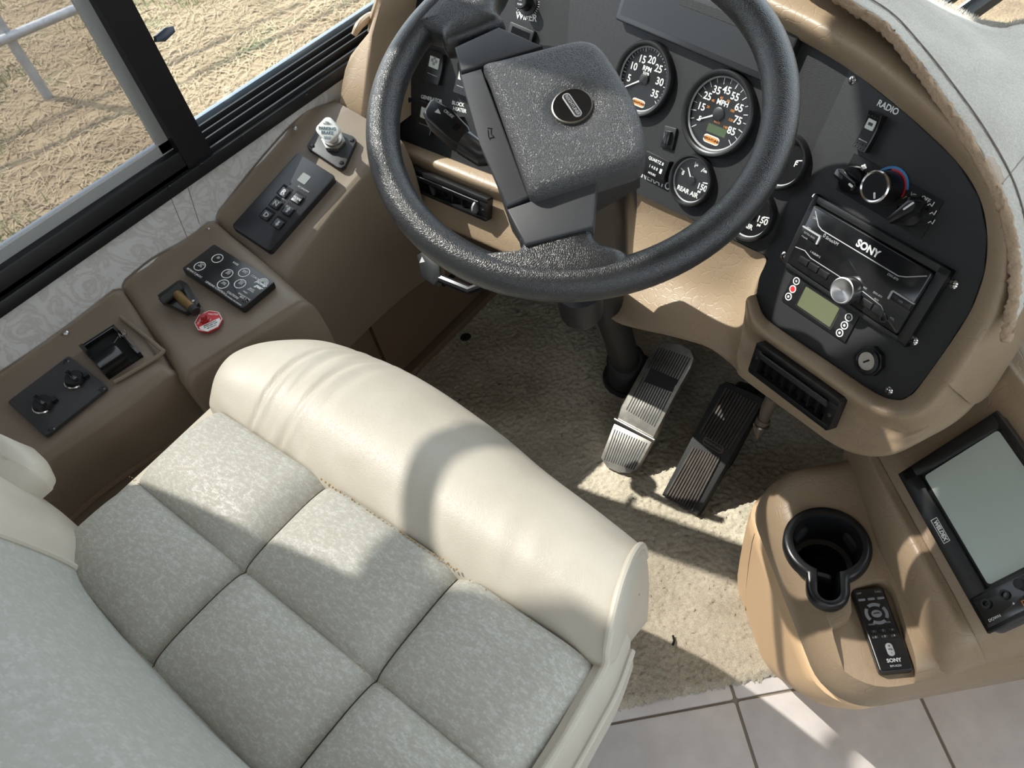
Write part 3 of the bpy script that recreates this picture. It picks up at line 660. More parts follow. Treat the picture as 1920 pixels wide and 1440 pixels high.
# ---- gauges
def gauge(fr, px, r, name, label, marks, texts, needle, lcd=None, oranges=(), logo=None):
    f = fr.px(*px)
    o = obj(name, lathe(f, [(r, -.002), (r, .008), (r*.985, .0105), (r*.955, .012), (r*.90, .012), (r*.86, .0105), (r*.835, .006), (r*.83, .002)], 56), BLACK, dash, label=label)
    obj('bright_ring', lathe(f, [(r*.838, .0062), (r*.815, .0058), (r*.80, .0042)], 56), SILV, o)
    obj('face', disc(f, r*.832, -.001, .0022, n=48), SATIN, o)
    out = []
    for a, l0, l1, w in marks:
        t = math.radians(a); d = (math.sin(t), math.cos(t)); s = (d[1], -d[0])
        out.append(prism(f, [(d[0]*r*l0 - s[0]*w, d[1]*r*l0 - s[1]*w), (d[0]*r*l1 - s[0]*w, d[1]*r*l1 - s[1]*w), (d[0]*r*l1 + s[0]*w, d[1]*r*l1 + s[1]*w), (d[0]*r*l0 + s[0]*w, d[1]*r*l0 + s[1]*w)], .0022, .0026))
    out.append(words([(f.sub(u*r, v*r, .0022), s, sz*r, 'CENTER', 0, .00022) for s, u, v, sz in texts]))
    obj('dial_print', join(*out), WHITE, o)['kind'] = 'stuff'
    if lcd: obj('lcd_window', plate(f.sub(lcd[0]*r, lcd[1]*r), lcd[2]*r, lcd[3]*r, .0008, .0021, .0025), LCDG, o)
    og = [words([(f.sub(u*r, v*r, .0022), s, sz*r) for s, u, v, sz in oranges])] if oranges else []
    if logo:
        og.append(plate(f.sub(logo[0]*r, logo[1]*r), .42*r, .13*r, .06*r, .0022, .0026))
        obj('logo_outline', prism(f.sub(logo[0]*r, logo[1]*r), rrect(.48*r, .19*r, .09*r), .0020, .0024), WHITE, o)
        obj('logo_lettering', words([(f.sub(logo[0]*r, logo[1]*r, .0026), 'FREIGHTLINER', .085*r)]), SATIN, o)
    if og: obj('orange_print', join(*og), ORANGE, o)
    t = math.radians(needle[0]); d = np.array([math.sin(t), math.cos(t)]); s = np.array([d[1], -d[0]])
    obj('needle', prism(f, [tuple(d*r*needle[1] - s*.0006), tuple(d*r*needle[1] + s*.0006), tuple(-d*r*.06 + s*.0013), tuple(-d*r*.06 - s*.0013)], .0042, .0050), WHITE, o)
    obj('needle_cap', lathe(f, [(.0001, .0058), (r*.13, .0056), (r*.155, .0048), (r*.155, .0024)], 24), BLACK, o)
    obj('glass', disc(f, r*.83, .0064, .0068, n=40), GAUGEG, o)
    return o
RG = .0545
tick = []
for k in range(0, 36):
    a = -135 + k*270/37.5
    tick.append((a, .70 if k % 5 == 0 else .74, .80, .0005 if k % 5 == 0 else .0003))
lab = []
for i, n_ in enumerate((5, 10, 15, 20, 25, 30, 35)):
    t = math.radians(-100 + i*36); lab.append((str(n_), .54*math.sin(t), .54*math.cos(t) - .02, .27))
gauge(DM, (1210, 149), RG, 'tachometer', 'round engine speed dial reading RPM', [(a + 10, l0, l1, w) for a, l0, l1, w in tick], lab + [('RPM', 0, .27, .17), ('X100', 0, .15, .10)], (-122, .74), logo=(.02, -.62))
ms = [(a, .66, .80, .0005) for a in range(-128, 136, 29)] + [(a + 14.5, .70, .80, .00035) for a in range(-128, 120, 29)]
lab = []
for i, n_ in enumerate((5, 15, 25, 35, 45, 55, 65, 75, 85)):
    t = math.radians(-118 + i*29.5); lab.append((str(n_), .54*math.sin(t), .54*math.cos(t),   .235 if n_ > 5 else .17))
orng = [(s, .36*math.sin(math.radians(a)), .36*math.cos(math.radians(a)), .085) for s, a in (('20', -80), ('40', -50), ('60', -12), ('80', 22), ('100', 62), ('120', 95), ('140', 128))]
gauge(DM, (1350, 214), RG*1.08, 'speedometer', 'large round speed dial reading MPH', ms, lab + [('MPH', 0, .25, .17)], (-119, .60), lcd=(.08, -.36, .55, .19), oranges=orng + [('km/h', .02, -.18, .085)], logo=(.02, -.60))
am = [(-70, .5, .72, .0007), (-10, .5, .70, .0006), (30, .5, .70, .0006), (80, .5, .74, .0007)]
gauge(DM, (1300, 338), .0375, 'air_gauge', 'small rear air pressure dial', am, [('0', -.52, .1, .2), ('50', -.02, .60, .12), ('100', .42, .50, .12), ('150', .52, -.10, .32), ('psi', .46, -.28, .13), ('REAR AIR', -.05, -.48, .25)], (-40, .52))
gauge(DM, (1411, 401), .0375, 'air_gauge', 'small front air pressure dial half behind the rim', am, [('0', -.52, .1, .2), ('150', .50, -.06, .32), ('psi', .44, -.25, .13), ('AIR', .05, -.46, .26)], (-40, .52))
gauge(DM, (1470, 302), .0375, 'fuel_gauge', 'small fuel dial with letter F half behind the rim', [(70, .5, .72, .0007), (-70, .5, .72, .0007)], [('F', .50, .05, .26), ('E', -.5, .05, .26)], (-40, .5))
# ---- rocker switches
def rocker(fr, UL, UR, LL, label, icon='box', tilt=1):
    f, W, H = quad(fr, UL, UR, LL)
    n = 12; V = []; prof = []
    for k in range(n + 1):
        v = -H/2 + H*k/n; w = .0085 + .004*abs(v/(H/2))**2*(1.3 if (v > 0) == (tilt > 0) else .5); prof.append((v, w))
    G = [[f.at(-W/2, v, 0) for v, w in prof], [f.at(-W/2, v, w - .001) for v, w in prof], [f.at(-W/2 + .001, v, w) for v, w in prof], [f.at(W/2 - .001, v, w) for v, w in prof], [f.at(W/2, v, w - .001) for v, w in prof], [f.at(W/2, v, 0) for v, w in prof]]
    ends = [([f.at(-W/2, s*H/2, 0), f.at(W/2, s*H/2, 0), f.at(W/2, s*H/2, prof[0 if s < 0 else -1][1]), f.at(-W/2, s*H/2, prof[0 if s < 0 else -1][1])], [(0, 1, 2, 3)]) for s in (-1, 1)]
    o = obj('rocker_switch', join(gridmesh(G), *ends), SATIN, dash, label=label)
    def top(u, v): return np.interp(v, [p[0] for p in prof], [p[1] for p in prof])
    if icon:
        obj('icon_window', plate(f.sub(0, H*.20), W*.62, W*.66, .0015, top(0, H*.20) - .001, top(0, H*.27) + .0006), ICONW, o)
        fi = f.sub(0, H*.20, top(0, H*.27) + .0004)
        if icon == 'box': obj('icon', join(plate(fi, W*.34, W*.18, .0006, 0, .0004), ), DKGREY, o)
        elif icon == 'fan': obj('icon', join(*[prism(fi.sub(math.cos(a)*W*.13, math.sin(a)*W*.13), circ(W*.085, 12), 0, .0004) for a in (0, 1.57, 3.14, 4.71)]), GREYB, o)
        else: obj('icon', prism(fi, [(-W*.08, W*.2), (W*.1, W*.04), (W*.0, W*.0), (W*.08, -W*.2), (-W*.1, -W*.03), (0, .0)], 0, .0004), GREYB, o)
    dots = []
    for r_ in range(2):
        for c_ in range(4):
            u, v = -W*.33 + W*.22*c_, -H*.34 - r_*W*.24; dots.append(lathe(f.sub(u, v, top(u, v) - .0002), [(.0001, .0012), (.0008, .0008), (.001, 0)], 8))
            v = H*.40 - r_*W*.22; dots.append(lathe(f.sub(u, v, top(u, v) - .0002), [(.0001, .0010), (.0007, .0007), (.0009, 0)], 8)) if r_ == 0 else None
    obj('grip_dots', join(*[d for d in dots if d]), DKGREY, o)['kind'] = 'stuff'
    obj('indicator_line', box(f.sub(0, -H*.25), W*.66, .0009, top(0, -H*.25) - .001, top(0, -H*.25) + .0005), SILV, o)
    return o
rocker(DL, (811, 92), (839, 103), (801, 149), 'rocker switch with a fan icon', 'fan')
rocker(DL, (866, 118), (893, 128), (857, 172), 'rocker switch hidden by the hub', 'box')
rocker(DL, (794, 188), (822, 199), (781, 240), 'generator rocker switch', 'bolt')
rocker(DL, (843, 208), (871, 219), (834, 262), 'block heater rocker switch', 'box')
rocker(DR, (1641, 208), (1665, 219), (1606, 275), 'radio rocker switch with pale icon', 'box')
# engine brake rocker with a dished silver face
f, W, H = quad(DL, (744, 172), (772, 183), (733, 226))
eb_ = obj('engine_brake_switch', plate(f, W, H, .004, -.002, .007, .0015), SATIN, dash)
obj('dished_face', prism(f, circ(W*.30, 24, ry=H*.36), .006, .0082, .001), SILV, eb_)
obj('lettering', words([(f.sub(0, -H*.10, .0082), 'EXH', .006), (f.sub(0, -H*.24, .0082), 'BRK', .006)]), WHITE, eb_)
# small toggle in the middle
f, W, H = quad(DM, (1249, 235), (1272, 241), (1236, 274))
tg = obj('toggle_switch', join(plate(f, W, H, .002, -.001, .004, .001)), BLACK, dash)
obj('toggle_lever', prism(Fr(f.at(0, 0, .004), f.x, f.y), rrect(W*.5, H*.62, .001), -.001, .006, .0015), GLOSSB, tg)
# running-hours meter
f, W, H = quad(DM, (1220, 282), (1263, 303), (1204, 322))
hm = obj('hour_meter', plate(f, W, H, .001, -.001, .010, .001), SATIN, dash)
obj('lettering', words([(f.sub(0, H*.28, .010), 'QUARTZ 8', .0062, 'CENTER', 0, .0001), (f.sub(0, -H*.30, .010), 'HOURS', .0045)]), WHITE, hm)
obj('digits', words([(f.sub(-.001, -H*.03, .010), '1 4 8 8', .0062)]), WHITE, hm)
obj('tenths_wheel', plate(f.sub(W*.30, -H*.03), .004, .007, .0005, .0099, .0104), WHITE, hm)
# message display slab across the top
f, W, H = quad(DM, (1192, -55), (1512, 62), (1170, 40))
ds = obj('message_display', plate(f, W, H, .004, -.002, .014, .002), SATIN, dash, label='wide dark message display')
obj('screen', plate(f.sub(-.003, 0), W*.93, H*.74, .002, .0138, .0146), SCRN, ds)
obj('speaker_mesh', plate(f.sub(W*.08, H*.30, 0), W*.45, H*.16, .001, .0145, .0152), PANEL, ds)
# wiper control
f = DL.px(990, 6)
wp = obj('wiper_knob', lathe(f, [(.0001, .022), (.010, .022), (.0115, .0205), (.013, .004), (.019, .003), (.0195, 0)], 36), BLACK, dash)
tk = []
for k in range(26):
    a = math.radians(150 + k*9.2); d = np.array([math.cos(a), math.sin(a)]); s = np.array([-d[1], d[0]])*.0004
    tk.append(prism(f, [tuple(d*.0195 - s), tuple(d*.0235 - s), tuple(d*.0235 + s), tuple(d*.0195 + s)], .0002, .0006))
obj('wiper_scale', join(*tk), WHITE, wp)
obj('wiper_lettering', words([(f.sub(0, .003, .022), 'W', .007), (f.sub(0, -.004, .022), 'PUSH', .0042)]), WHITE, wp)
f, W, H = quad(DL, (962, 41), (1007, 60), (950, 62))
o = obj('switch_bezel', join(plate(f, W, H, .002, -.001, .008, .001)), BLACK, dash); obj('switch_insert', plate(f, W*.72, H*.5, .001, .0078, .0088), GLOSSB, o)
# panel lettering
LT = []
def lt(fr, px, s, sz, rot=0, b=.0002): LT.append((fr.px(*px, 0.0, rot), s, sz, 'CENTER', 0, b))
lt(DL, (987, 32), 'WIPER', .0150); lt(DL, (809, 186), 'GENERATOR', .0092); lt(DL, (859, 195), 'BLOCK', .0090); lt(DL, (862, 206), 'HEATER', .0090)
lt(DL, (757, 158), 'ENGINE', .0075); lt(DL, (758, 167), 'BRAKE', .0075); lt(DM, (1226, 337), 'GENERATOR', .0150); lt(DR, (1665, 202), 'RADIO', .0100)
obj('panel_lettering', words(LT), WHITE, dash)['kind'] = 'stuff'
# panel screws
scr0 = None
for fr, p in ((DR, (1598, 150)), (DR, (1667, 733)), (DR, (1527, 371)), (DR, (1470, 479)), (DR, (1788, 533)), (DR, (1714, 639))):
    f = fr.px(*p)
    s_ = obj('panel_screw', join(lathe(f, [(.0001, .0024), (.003, .0022), (.0052, .0008), (.0055, 0)], 18)), CHROME, dash)
    obj('cross_slot', join(box(f.sub(0, 0, 0, 20), .0055, .0011, .0020, .0027), box(f.sub(0, 0, 0, 110), .0055, .0011, .0020, .0027)), VOID, s_)
# ---- heater controls
f, W, H = quad(DR, (1603, 287), (1771, 377), (1566, 354))
hv = obj('heater_control', join(plate(f, W, H, .001, -.001, .0012)), SATIN, dash, label='black heater control plate with three knobs')
fk = DR.px(1601, 338); o = obj('fan_knob', lathe(fk, [(.0001, .010), (.0155, .009), (.017, .006), (.0175, 0)], 32), GLOSSB, hv)
g = fk.sub(0, 0, .009, -8)
grip = obj('knob_grip', prism(g, rrect(.036, .0115, .004), -.002, .010, .002), GLOSSB, hv)
obj('knob_mark', plate(g.sub(.012, 0, .010), .007, .0028, .001, -.0005, .0006), WHITE, hv)
fk = DR.px(1668, 352); rr_ = []
cyl = obj('temperature_knob', lathe(fk, [(.0001, .030), (.0165, .030), (.0185, .028), (.0195, .004), (.0195, 0)], 40), SATIN, hv)
obj('chrome_ring', lathe(fk, [(.0155, .0302), (.0172, .0312), (.0186, .0296), (.0186, .0270)], 40), CHROME, hv)
obj('knob_mark', plate(fk.sub(.006, -.008, .0302, -55), .007, .0022, .0006, -.0004, .0006), WHITE, hv)
obj('cold_arc', lathe(fk, [(.0245, .0016), (.0215, .0016)], 30, 20, 190), BLUE, hv); obj('hot_arc', lathe(fk, [(.0215, .0017), (.0195, .0017)], 24, -5, 115), RED, hv)
fk = DR.px(1712, 396)
o = obj('mode_knob', lathe(fk, [(.0001, .008), (.0165, .007), (.018, .004), (.0185, 0)], 32), GLOSSB, hv)
obj('knob_grip', prism(fk.sub(0, 0, .006, 62), [(-.020, -.004), (.010, -.0075), (.016, -.004), (.018, 0), (.016, .004), (.010, .0075), (-.020, .004)], 0, .016, .003), SATIN, hv)
obj('knob_mark', plate(fk.sub(.004, .008, .022, 62), .014, .0022, .001, -.0003, .0006), WHITE, hv)
H_ = DR.sub(0, 0, .0012)
obj('heater_lettering', join(words([(DR.px(1702, 374, .0012), 'A/C', .0068), (DR.px(1718, 370, .0012), 'VENT', .0068), (DR.px(1736, 374, .0012), 'OFF', .0068)]),
   *[disc(DR.px(x, y, .0012), r, 0, .0004, n=12) for x, y, r in ((1627, 325, .0009), (1631, 338, .0013), (1628, 353, .0013))],
   *[prism(DR.px(1620 + 3.2*math.cos(a), 313 + 3.2*math.sin(a), .0012), circ(.0016, 10), 0, .0004) for a in (.4, 1.97, 3.54, 5.11)],
   *[tube([DR.hit(x - 6, y + 1, .0016), DR.hit(x - 1, y - 2, .0016), DR.hit(x + 2, y + 3, .0016), DR.hit(x + 7, y - 5, .0016)], .0006, 6) for x, y in ((1745, 384), (1749, 400), (1746, 417))]), WHITE, hv)
# ---- generator/battery display below the radio
f, W, H = quad(DR, (1490, 512), (1614, 590), (1464, 562))
gp = obj('status_display', plate(f, W, H, .002, -.001, .0022, .0008), SATIN, dash, label='black status display with green LCD and round keys')
fl, w_, h_ = quad(DR, (1512, 537), (1575, 578), (1494, 571), .002)
obj('lcd_window', plate(fl, w_, h_, .0015, -.0005, .0009), LCDM, gp)
obj('lcd_bezel', join(plate(fl, w_ + .006, h_ + .006, .002, -.0006, .0003)), GLOSSB, gp)
for (x, y), kind in (((1494, 527), 'k'), ((1487, 542), 'r'), ((1479, 556), 'w'), ((1592, 595), 'k'), ((1584, 610), 'w'), ((1575, 624), 'w')):
    q = DR.px(x, y, .0022)
    kb = obj('round_key', lathe(q, [(.0052, 0), (.0052, .0010), (.0040, .0010), (.0040, .0006)], 22), WHITE, gp)
    obj('key_face', disc(q, .0041, -.0002, .0007, n=20), RED if kind == 'r' else SATIN, gp)
    if kind != 'r': obj('key_symbol', prism(q, circ(.0019, 5), .0006, .0011), WHITE if kind == 'w' else SILV, gp)
# ---- ignition lock
f = DR.px(1634, 676)
ig = obj('ignition_lock', prism(f, circ(.0195, 8, a0=.2), -.001, .008, .002), BLACK, dash, label='ignition key lock with steel barrel')
obj('collar', lathe(f, [(.017, .008), (.0165, .012), (.0125, .0135), (.0118, .010)], 36), SATIN, ig)
obj('barrel', lathe(f, [(.0001, .0105), (.0112, .0105), (.0118, .009)], 32), STEEL, ig)
obj('key_slot', plate(f.sub(0, 0, 0, 55), .009, .0022, .001, .0104, .0109), VOID, ig)
# ================================================================ radio
FRA, RWD, RHT = quad(DR, (1536, 364), (1793, 508), (1469, 492))
ra_ = base('car_radio', 'black double height car radio with a silver volume knob in the dash', 'radio', FRA.at(0, 0, 0))
R2 = FRA
bw = .009
obj('trim_frame', join(*[prism(R2, p, .0005, .010, .0012) for p in (
    [(-RWD/2, RHT/2), (-RWD/2, RHT/2 - bw), (RWD/2, RHT/2 - bw), (RWD/2, RHT/2)], [(-RWD/2, -RHT/2), (RWD/2, -RHT/2), (RWD/2, -RHT/2 + bw*.7), (-RWD/2, -RHT/2 + bw*.7)],
    [(-RWD/2, -RHT/2), (-RWD/2 + bw, -RHT/2), (-RWD/2 + bw, RHT/2), (-RWD/2, RHT/2)], [(RWD/2 - bw*1.6, -RHT/2), (RWD/2, -RHT/2), (RWD/2, RHT/2), (RWD/2 - bw*1.6, RHT/2)])]), BLACK, ra_)
fw, fh = RWD - 2.6*bw, RHT - 1.7*bw - .003
fx = R2.sub(-.0027, -.0015, .0)
ff = obj('faceplate', prism(fx, rrect(fw, fh, .004), .001, .0135, .0015), GLOSSB, ra_)
hx, hy = fw/2, fh/2
q = fx.sub(0, 0, .0135)
obj('silver_line', tube([q.at(-hx*.93, hy*.86), q.at(-hx*.78, hy*.52), q.at(-hx*.70, hy*.46), q.at(hx*.62, hy*.46), q.at(hx*.72, hy*.55), q.at(hx*.95, hy*.86)], .0007, 6), SILV, ra_)
obj('lower_line', tube([q.at(-hx*.97, -hy*.42), q.at(-hx*.80, -hy*.36), q.at(-hx*.66, -hy*.46), q.at(hx*.30, -hy*.46), q.at(hx*.62, -hy*.52), q.at(hx*.80, -hy*.80)], .0006, 6), GREYB, ra_)
obj('brand_lettering', words([(q.sub(hx*.06, hy*.68), 'SONY', .0125, 'CENTER', 0, .00045)]), WHITE, ra_)
obj('small_lettering', words([(q.sub(-hx*.48, hy*.34), 'SiriusXM', .0055, 'CENTER', .2), (q.sub(-hx*.62, hy*.36), '0', .007), (q.sub(hx*.56, hy*.36), 'DSX-B70', .0040, 'CENTER', .2), (q.sub(-hx*.88, hy*.66), 'OFF', .0040),
   (q.sub(-hx*.90, hy*.30), 'PTY', .0036), (q.sub(-hx*.90, hy*.0), 'MODE', .0036), (q.sub(-hx*.62, -hy*.28), '1 ALBUM 2', .0036), (q.sub(hx*.30, -hy*.34), 'MIC', .0032), (q.sub(hx*.50, -hy*.30), 'DSX-B70', .0034), (q.sub(hx*.52, -hy*.44), 'AUX', .0032), (q.sub(hx*.84, -hy*.66), 'VOL', .0032)]), SILV, ra_)
for s, s2 in ((-1, 'EXTRA BASS'), (1, 'USB')):
    b_ = q.sub(s*hx*.83, hy*(.14 if s < 0 else -.10))
    obj('side_button', plate(b_, hx*.32, hy*.22, .001, -.001, .0018, .0006), SATIN, ra_)
    obj('button_outline', join(plate(b_.sub(0, hy*.135), hx*.34, .0016, .0006, -.0002, .0022), plate(b_.sub(-s*hx*.165, 0), .0026, hy*.26, .001, -.0002, .0024)), SILV, ra_)
    obj('button_lettering', words([(b_.sub(0, 0, .0018), s2, .0034)]), GREYB, ra_)
for k in range(3): obj('preset_button', plate(q.sub(-hx*.74 + k*hx*.19, -hy*.66, 0), hx*.17, hy*.20, .001, -.001, .0014, .0004), SATIN, ra_)
for k in range(3): obj('preset_button', plate(q.sub(hx*.24 + k*hx*.19, -hy*.70, 0), hx*.17, hy*.20, .001, -.001, .0014, .0004), SATIN, ra_)
kf = q.sub(-hx*.235, -hy*.56)
kf = DR.px(1578, 545, .030)
kb = obj('volume_knob', lathe(Fr((0, 0, 0), (1, 0, 0), (0, 1, 0)), [(.0001, .0), (.0135, .0), (.0150, .0006), (.0162, .0000), (.0165, -.002), (.0165, -.016)], 48), None, ra_, label='silver volume knob with brushed cap', origin=(0, 0, 0))
kb.matrix_local = Matrix.Translation(-wl(ra_)) @ kf.mat()
def brushed():
    m, nt, b = new_mat('radial_brushed_aluminium'); b.inputs['Base Color'].default_value = (.55, .55, .57, 1); b.inputs['Metallic'].default_value = 1.0; b.inputs['Roughness'].default_value = .24
    b.inputs['Anisotropic'].default_value = .7; b.inputs['Roughness'].default_value = .30
    t = nd(nt, 'ShaderNodeTangent', direction_type='RADIAL', axis='Z'); nt.links.new(t.outputs[0], b.inputs['Tangent']); return m
kb.data.materials.clear(); kb.data.materials.append(brushed())
obj('aux_socket', lathe(q.sub(hx*.74, -hy*.80), [(.0048, 0), (.0048, .0016), (.003, .0016), (.003, -.002)], 20), BLACK, ra_)
# ================================================================ steering wheel
WH = PL((-.470, .597, .923), 37.4, 67.6)
sw = base('steering_wheel', 'black leather steering wheel with a two spoke hub in front of the driver seat', 'steering wheel', WH.o)
RC, RT = .2105, .0185
ang = np.linspace(0, 2*math.pi, 121)[:-1]
obj('rim', tube([WH.at(RC*math.cos(a), RC*math.sin(a)) for a in ang], RT, 24, closed=True), LEATHB, sw, smooth=80)
def wpoly(pts, w): return [WH.uv(x, y, w) for x, y in pts]
def blend(pts, w0, w1, bev): return prism(WH, wpoly(pts, w1), w0, w1, bev, 3)
# leather flares where the spokes meet the rim
def flare(pts, wts):
    P = np.array([WH.uv(x, y, .004) for x, y in pts]); P = catmull(P, 6, True)
    rows = []
    c = P.mean(0)
    for s, w in ((.90, -.017), (1.0, -.010), (1.03, .0), (1.0, .010), (.93, .0155), (.80, .0175), (.4, .018)):
        rows.append([WH.at(*(c + (p - c)*s), w) for p in P])
    return outline_loft(rows)
obj('spoke_flare', flare([(985, 448), (1098, 420), (1112, 448), (1128, 466), (1175, 484), (1160, 520), (1060, 535), (950, 518), (905, 488), (960, 484), (980, 470)], None), LEATHB, sw, smooth=80)
obj('spoke_flare', flare([(845, 92), (940, 54), (932, 30), (935, 5), (950, -30), (880, -30), (820, 5), (770, 55), (795, 62), (828, 75)], None), LEATHB, sw, smooth=80)
obj('hub_shell', blend([(862, 140), (855, 95), (935, 62), (1010, 88), (1130, 92), (1196, 235), (1200, 300), (1112, 350), (1098, 425), (988, 452), (946, 388)], -.040, .010, .003), DKGREY, sw)
TOPW = .022
obj('spoke_cover', blend([(852, 88), (935, 50), (1017, 86), (864, 133)], .004, TOPW, .002), WHEELP, sw)
obj('spoke_cover', blend([(950, 392), (1120, 334), (1112, 424), (984, 458)], .004, TOPW, .002), WHEELP, sw)
st_ = obj('side_strip', blend([(861, 140), (902, 128), (992, 368), (950, 387), (900, 270)], .004, TOPW, .002), WHEELP, sw)
hs = WH.px(918, 250, TOPW, 0)
def hp(x, y): return WH.hit(x, y, TOPW + .0003)
obj('horn_symbol', join(tube([hp(914, 240), hp(923, 241)], .0005, 5), tube([hp(915, 244), hp(916, 256), hp(919, 262)], .0005, 5), tube([hp(921, 243), hp(921, 252), hp(926, 256)], .0005, 5), tube([hp(918, 259), hp(927, 257)], .0005, 5)), VOID, sw)
# horn pad: polar height field with a dimple for the emblem
def horn_pad():
    w = .040
    o = np.array(wpoly([(906, 126), (940, 116), (1010, 97), (1075, 81), (1105, 81), (1128, 95), (1160, 140), (1190, 195), (1204, 235), (1210, 275), (1204, 300), (1180, 314), (1100, 340), (1020, 366), (1003, 372), (993, 368), (985, 350), (950, 250), (915, 150)], .030))
    o = resample(catmull(o, 5, True), 128); c = np.array(WH.uv(1073, 200, w))
    rows = []
    ts = [0, .06, .10, .14, .17, .20, .23, .27, .31, .36, .44, .55, .66, .76, .84, .90, .94, .97, .99, 1.0, 1.0]
    for k, t in enumerate(ts):
        row = []
        for p in o:
            q = c + (p - c)*t; d = np.linalg.norm(q - c); e = np.linalg.norm(p - c)*(1 - t)
            h = w - .008/(1 + math.exp((d - .026)/.0032))
            if e < .016: h -= .013*(1 - math.sqrt(max(0, 1 - (1 - e/.016)**2)))
            h -= .10*max(0, (q - c)[0] - .03)*0
            if k == len(ts) - 1: h = .004
            row.append(WH.at(q[0], q[1], h))
        rows.append(row)
    V, F = gridmesh(rows, cv=True); return V, F
obj('horn_pad', horn_pad(), PADL, sw, smooth=60)
em = WH.px(1073, 200, .0335)
eo = obj('emblem', lathe(em, [(.0001, .002), (.0195, .002), (.0205, .0012), (.021, -.002)], 40), GLOSSB, sw, label='round black emblem with silver bar')
e_rot = 0
a_, b__ = WH.uv(1061, 180, .036), WH.uv(1088, 220, .036); e_rot = math.degrees(math.atan2(b__[1]-a_[1], b__[0]-a_[0]))
ef = em.sub(0, 0, .002, e_rot)
obj('emblem_ring', lathe(em, [(.0196, .0023), (.0208, .0020), (.0212, .0)], 40), STEEL, eo)
obj('emblem_bar', join(plate(ef, .032, .0085, .004, 0, .0010, .0003)), SILV, eo)
obj('emblem_bar_face', plate(ef, .0295, .0062, .003, .0005, .0013), RUBBER, eo)
obj('emblem_lettering', words([(ef.sub(0, 0, .0013), 'FREIGHTLINER', .0046)]), SILV, eo)
# ---- column
AX = -WH.z; ctop = WH.at(-.005, -.012, -.042)
co = base('steering_column', 'black steering column with shroud stalk and floor boot behind the wheel', 'steering column', pz(1185, 705, 0))
CFm = Fr(ctop, WH.x, WH.y)
def crow(w, a, b, du=0, dv=0): return [CFm.at(u + du, v + dv, w) for u, v in rrect(a, b, min(a, b)*.25, 4)]
obj('shroud', outline_loft([crow(.004, .125, .15), crow(-.02, .13, .155), crow(-.10, .12, .14, .005), crow(-.20, .105, .12, .008), crow(-.30, .10, .115, .008), crow(-.335, .07, .08, .006)]), SATIN, co, smooth=50)
obj('shroud_collar', tube([CFm.at(-.02, -.04, -.30), CFm.at(-.022, -.045, -.37), CFm.at(-.02, -.045, -.40)], [.035, .034, .022], 18), DKGREY, co)
bt = pz(1185, 712, .0); bt2 = CFm.at(.006, 0, -.33)
dirc = unit(bt - bt2)
obj('shaft', tube([bt2, bt], .030, 18), RUBBER, co)
Lb = np.linalg.norm(bt - bt2); pts, rs = [], []
for k in range(29):
    t = k/28; pts.append(bt - dirc*.16*(1 - t)); rs.append(.036 + .012*t + .004*math.sin(k*math.pi/2.0*1.0))
obj('boot', tube(pts, rs, 24), RUBBER, co)
obj('boot_flange', disc(Fr((bt[0], bt[1], 0), (1, 0, 0), (0, 1, 0)), .066, .004, .022, .006), RUBBER, co)
# turn signal stalk
sk = [(808, 192), (818, 190), (850, 212), (882, 242), (888, 262), (880, 285), (862, 276), (838, 262), (800, 228), (794, 216)]
SF = Fr(WH.at(0, 0, -.055), WH.x, WH.y)
skp = [SF.uv(x, y, 0) for x, y in sk]
sto = obj('turn_stalk', prism(SF, skp, -.016, .006, .004, 3), SATIN, co, label='flat black turn signal stalk with cruise switch')
g1_, g2_ = np.array(SF.uv(858, 246)), np.array(SF.uv(820, 216)); srot = math.degrees(math.atan2(*(g1_ - g2_)[::-1]))
sfr = SF.px(848, 232, .006, srot)
obj('cruise_slider', join(plate(sfr, .022, .009, .001, -.001, .0008), plate(sfr.sub(.003, 0), .006, .008, .001, 0, .004)), VOID, sto)
sfr2 = SF.px(828, 215, .006, srot)
obj('stalk_lettering', join(words([(sfr2.sub(.006, .006), 'CRUISE', .005), (sfr2.sub(.052, -.003), 'O ::', .006)]), prism(sfr2.sub(-.004, 0), [(-.005, -.003), (.003, 0), (-.005, .003)], .0002, .0006)), WHITE, sto)
obj('stalk_arm', tube([SF.hit(872, 268, -.004), SF.hit(900, 288, -.006), WH.at(-.06, .0, -.07)], .015, 12), SATIN, co)
# tilt lever under the dash
tf = Fr(pz(808, 496, .50), (.82, -.40, -.35), (.55, .65, .5))
tl = obj('tilt_lever', prism(tf, [(-.030, -.012), (-.024, .016), (.006, .022), (.036, .008), (.040, -.012), (.010, -.024)], -.008, .008, .003), SATIN, co)
obj('lever_marks', join(*[prism(tf.sub(-.013, .004 + s*.008), [(-.006, -.0*s), (.006, .0), (0, s*.010)], .0078, .0086) for s in (1, -1)]), SILV, tl)
obj('lever_stem', tube([tf.at(.03, 0, 0), tf.at(.09, .04, .0), tf.at(.12, .10, .02)], .008, 10), SATIN, co)
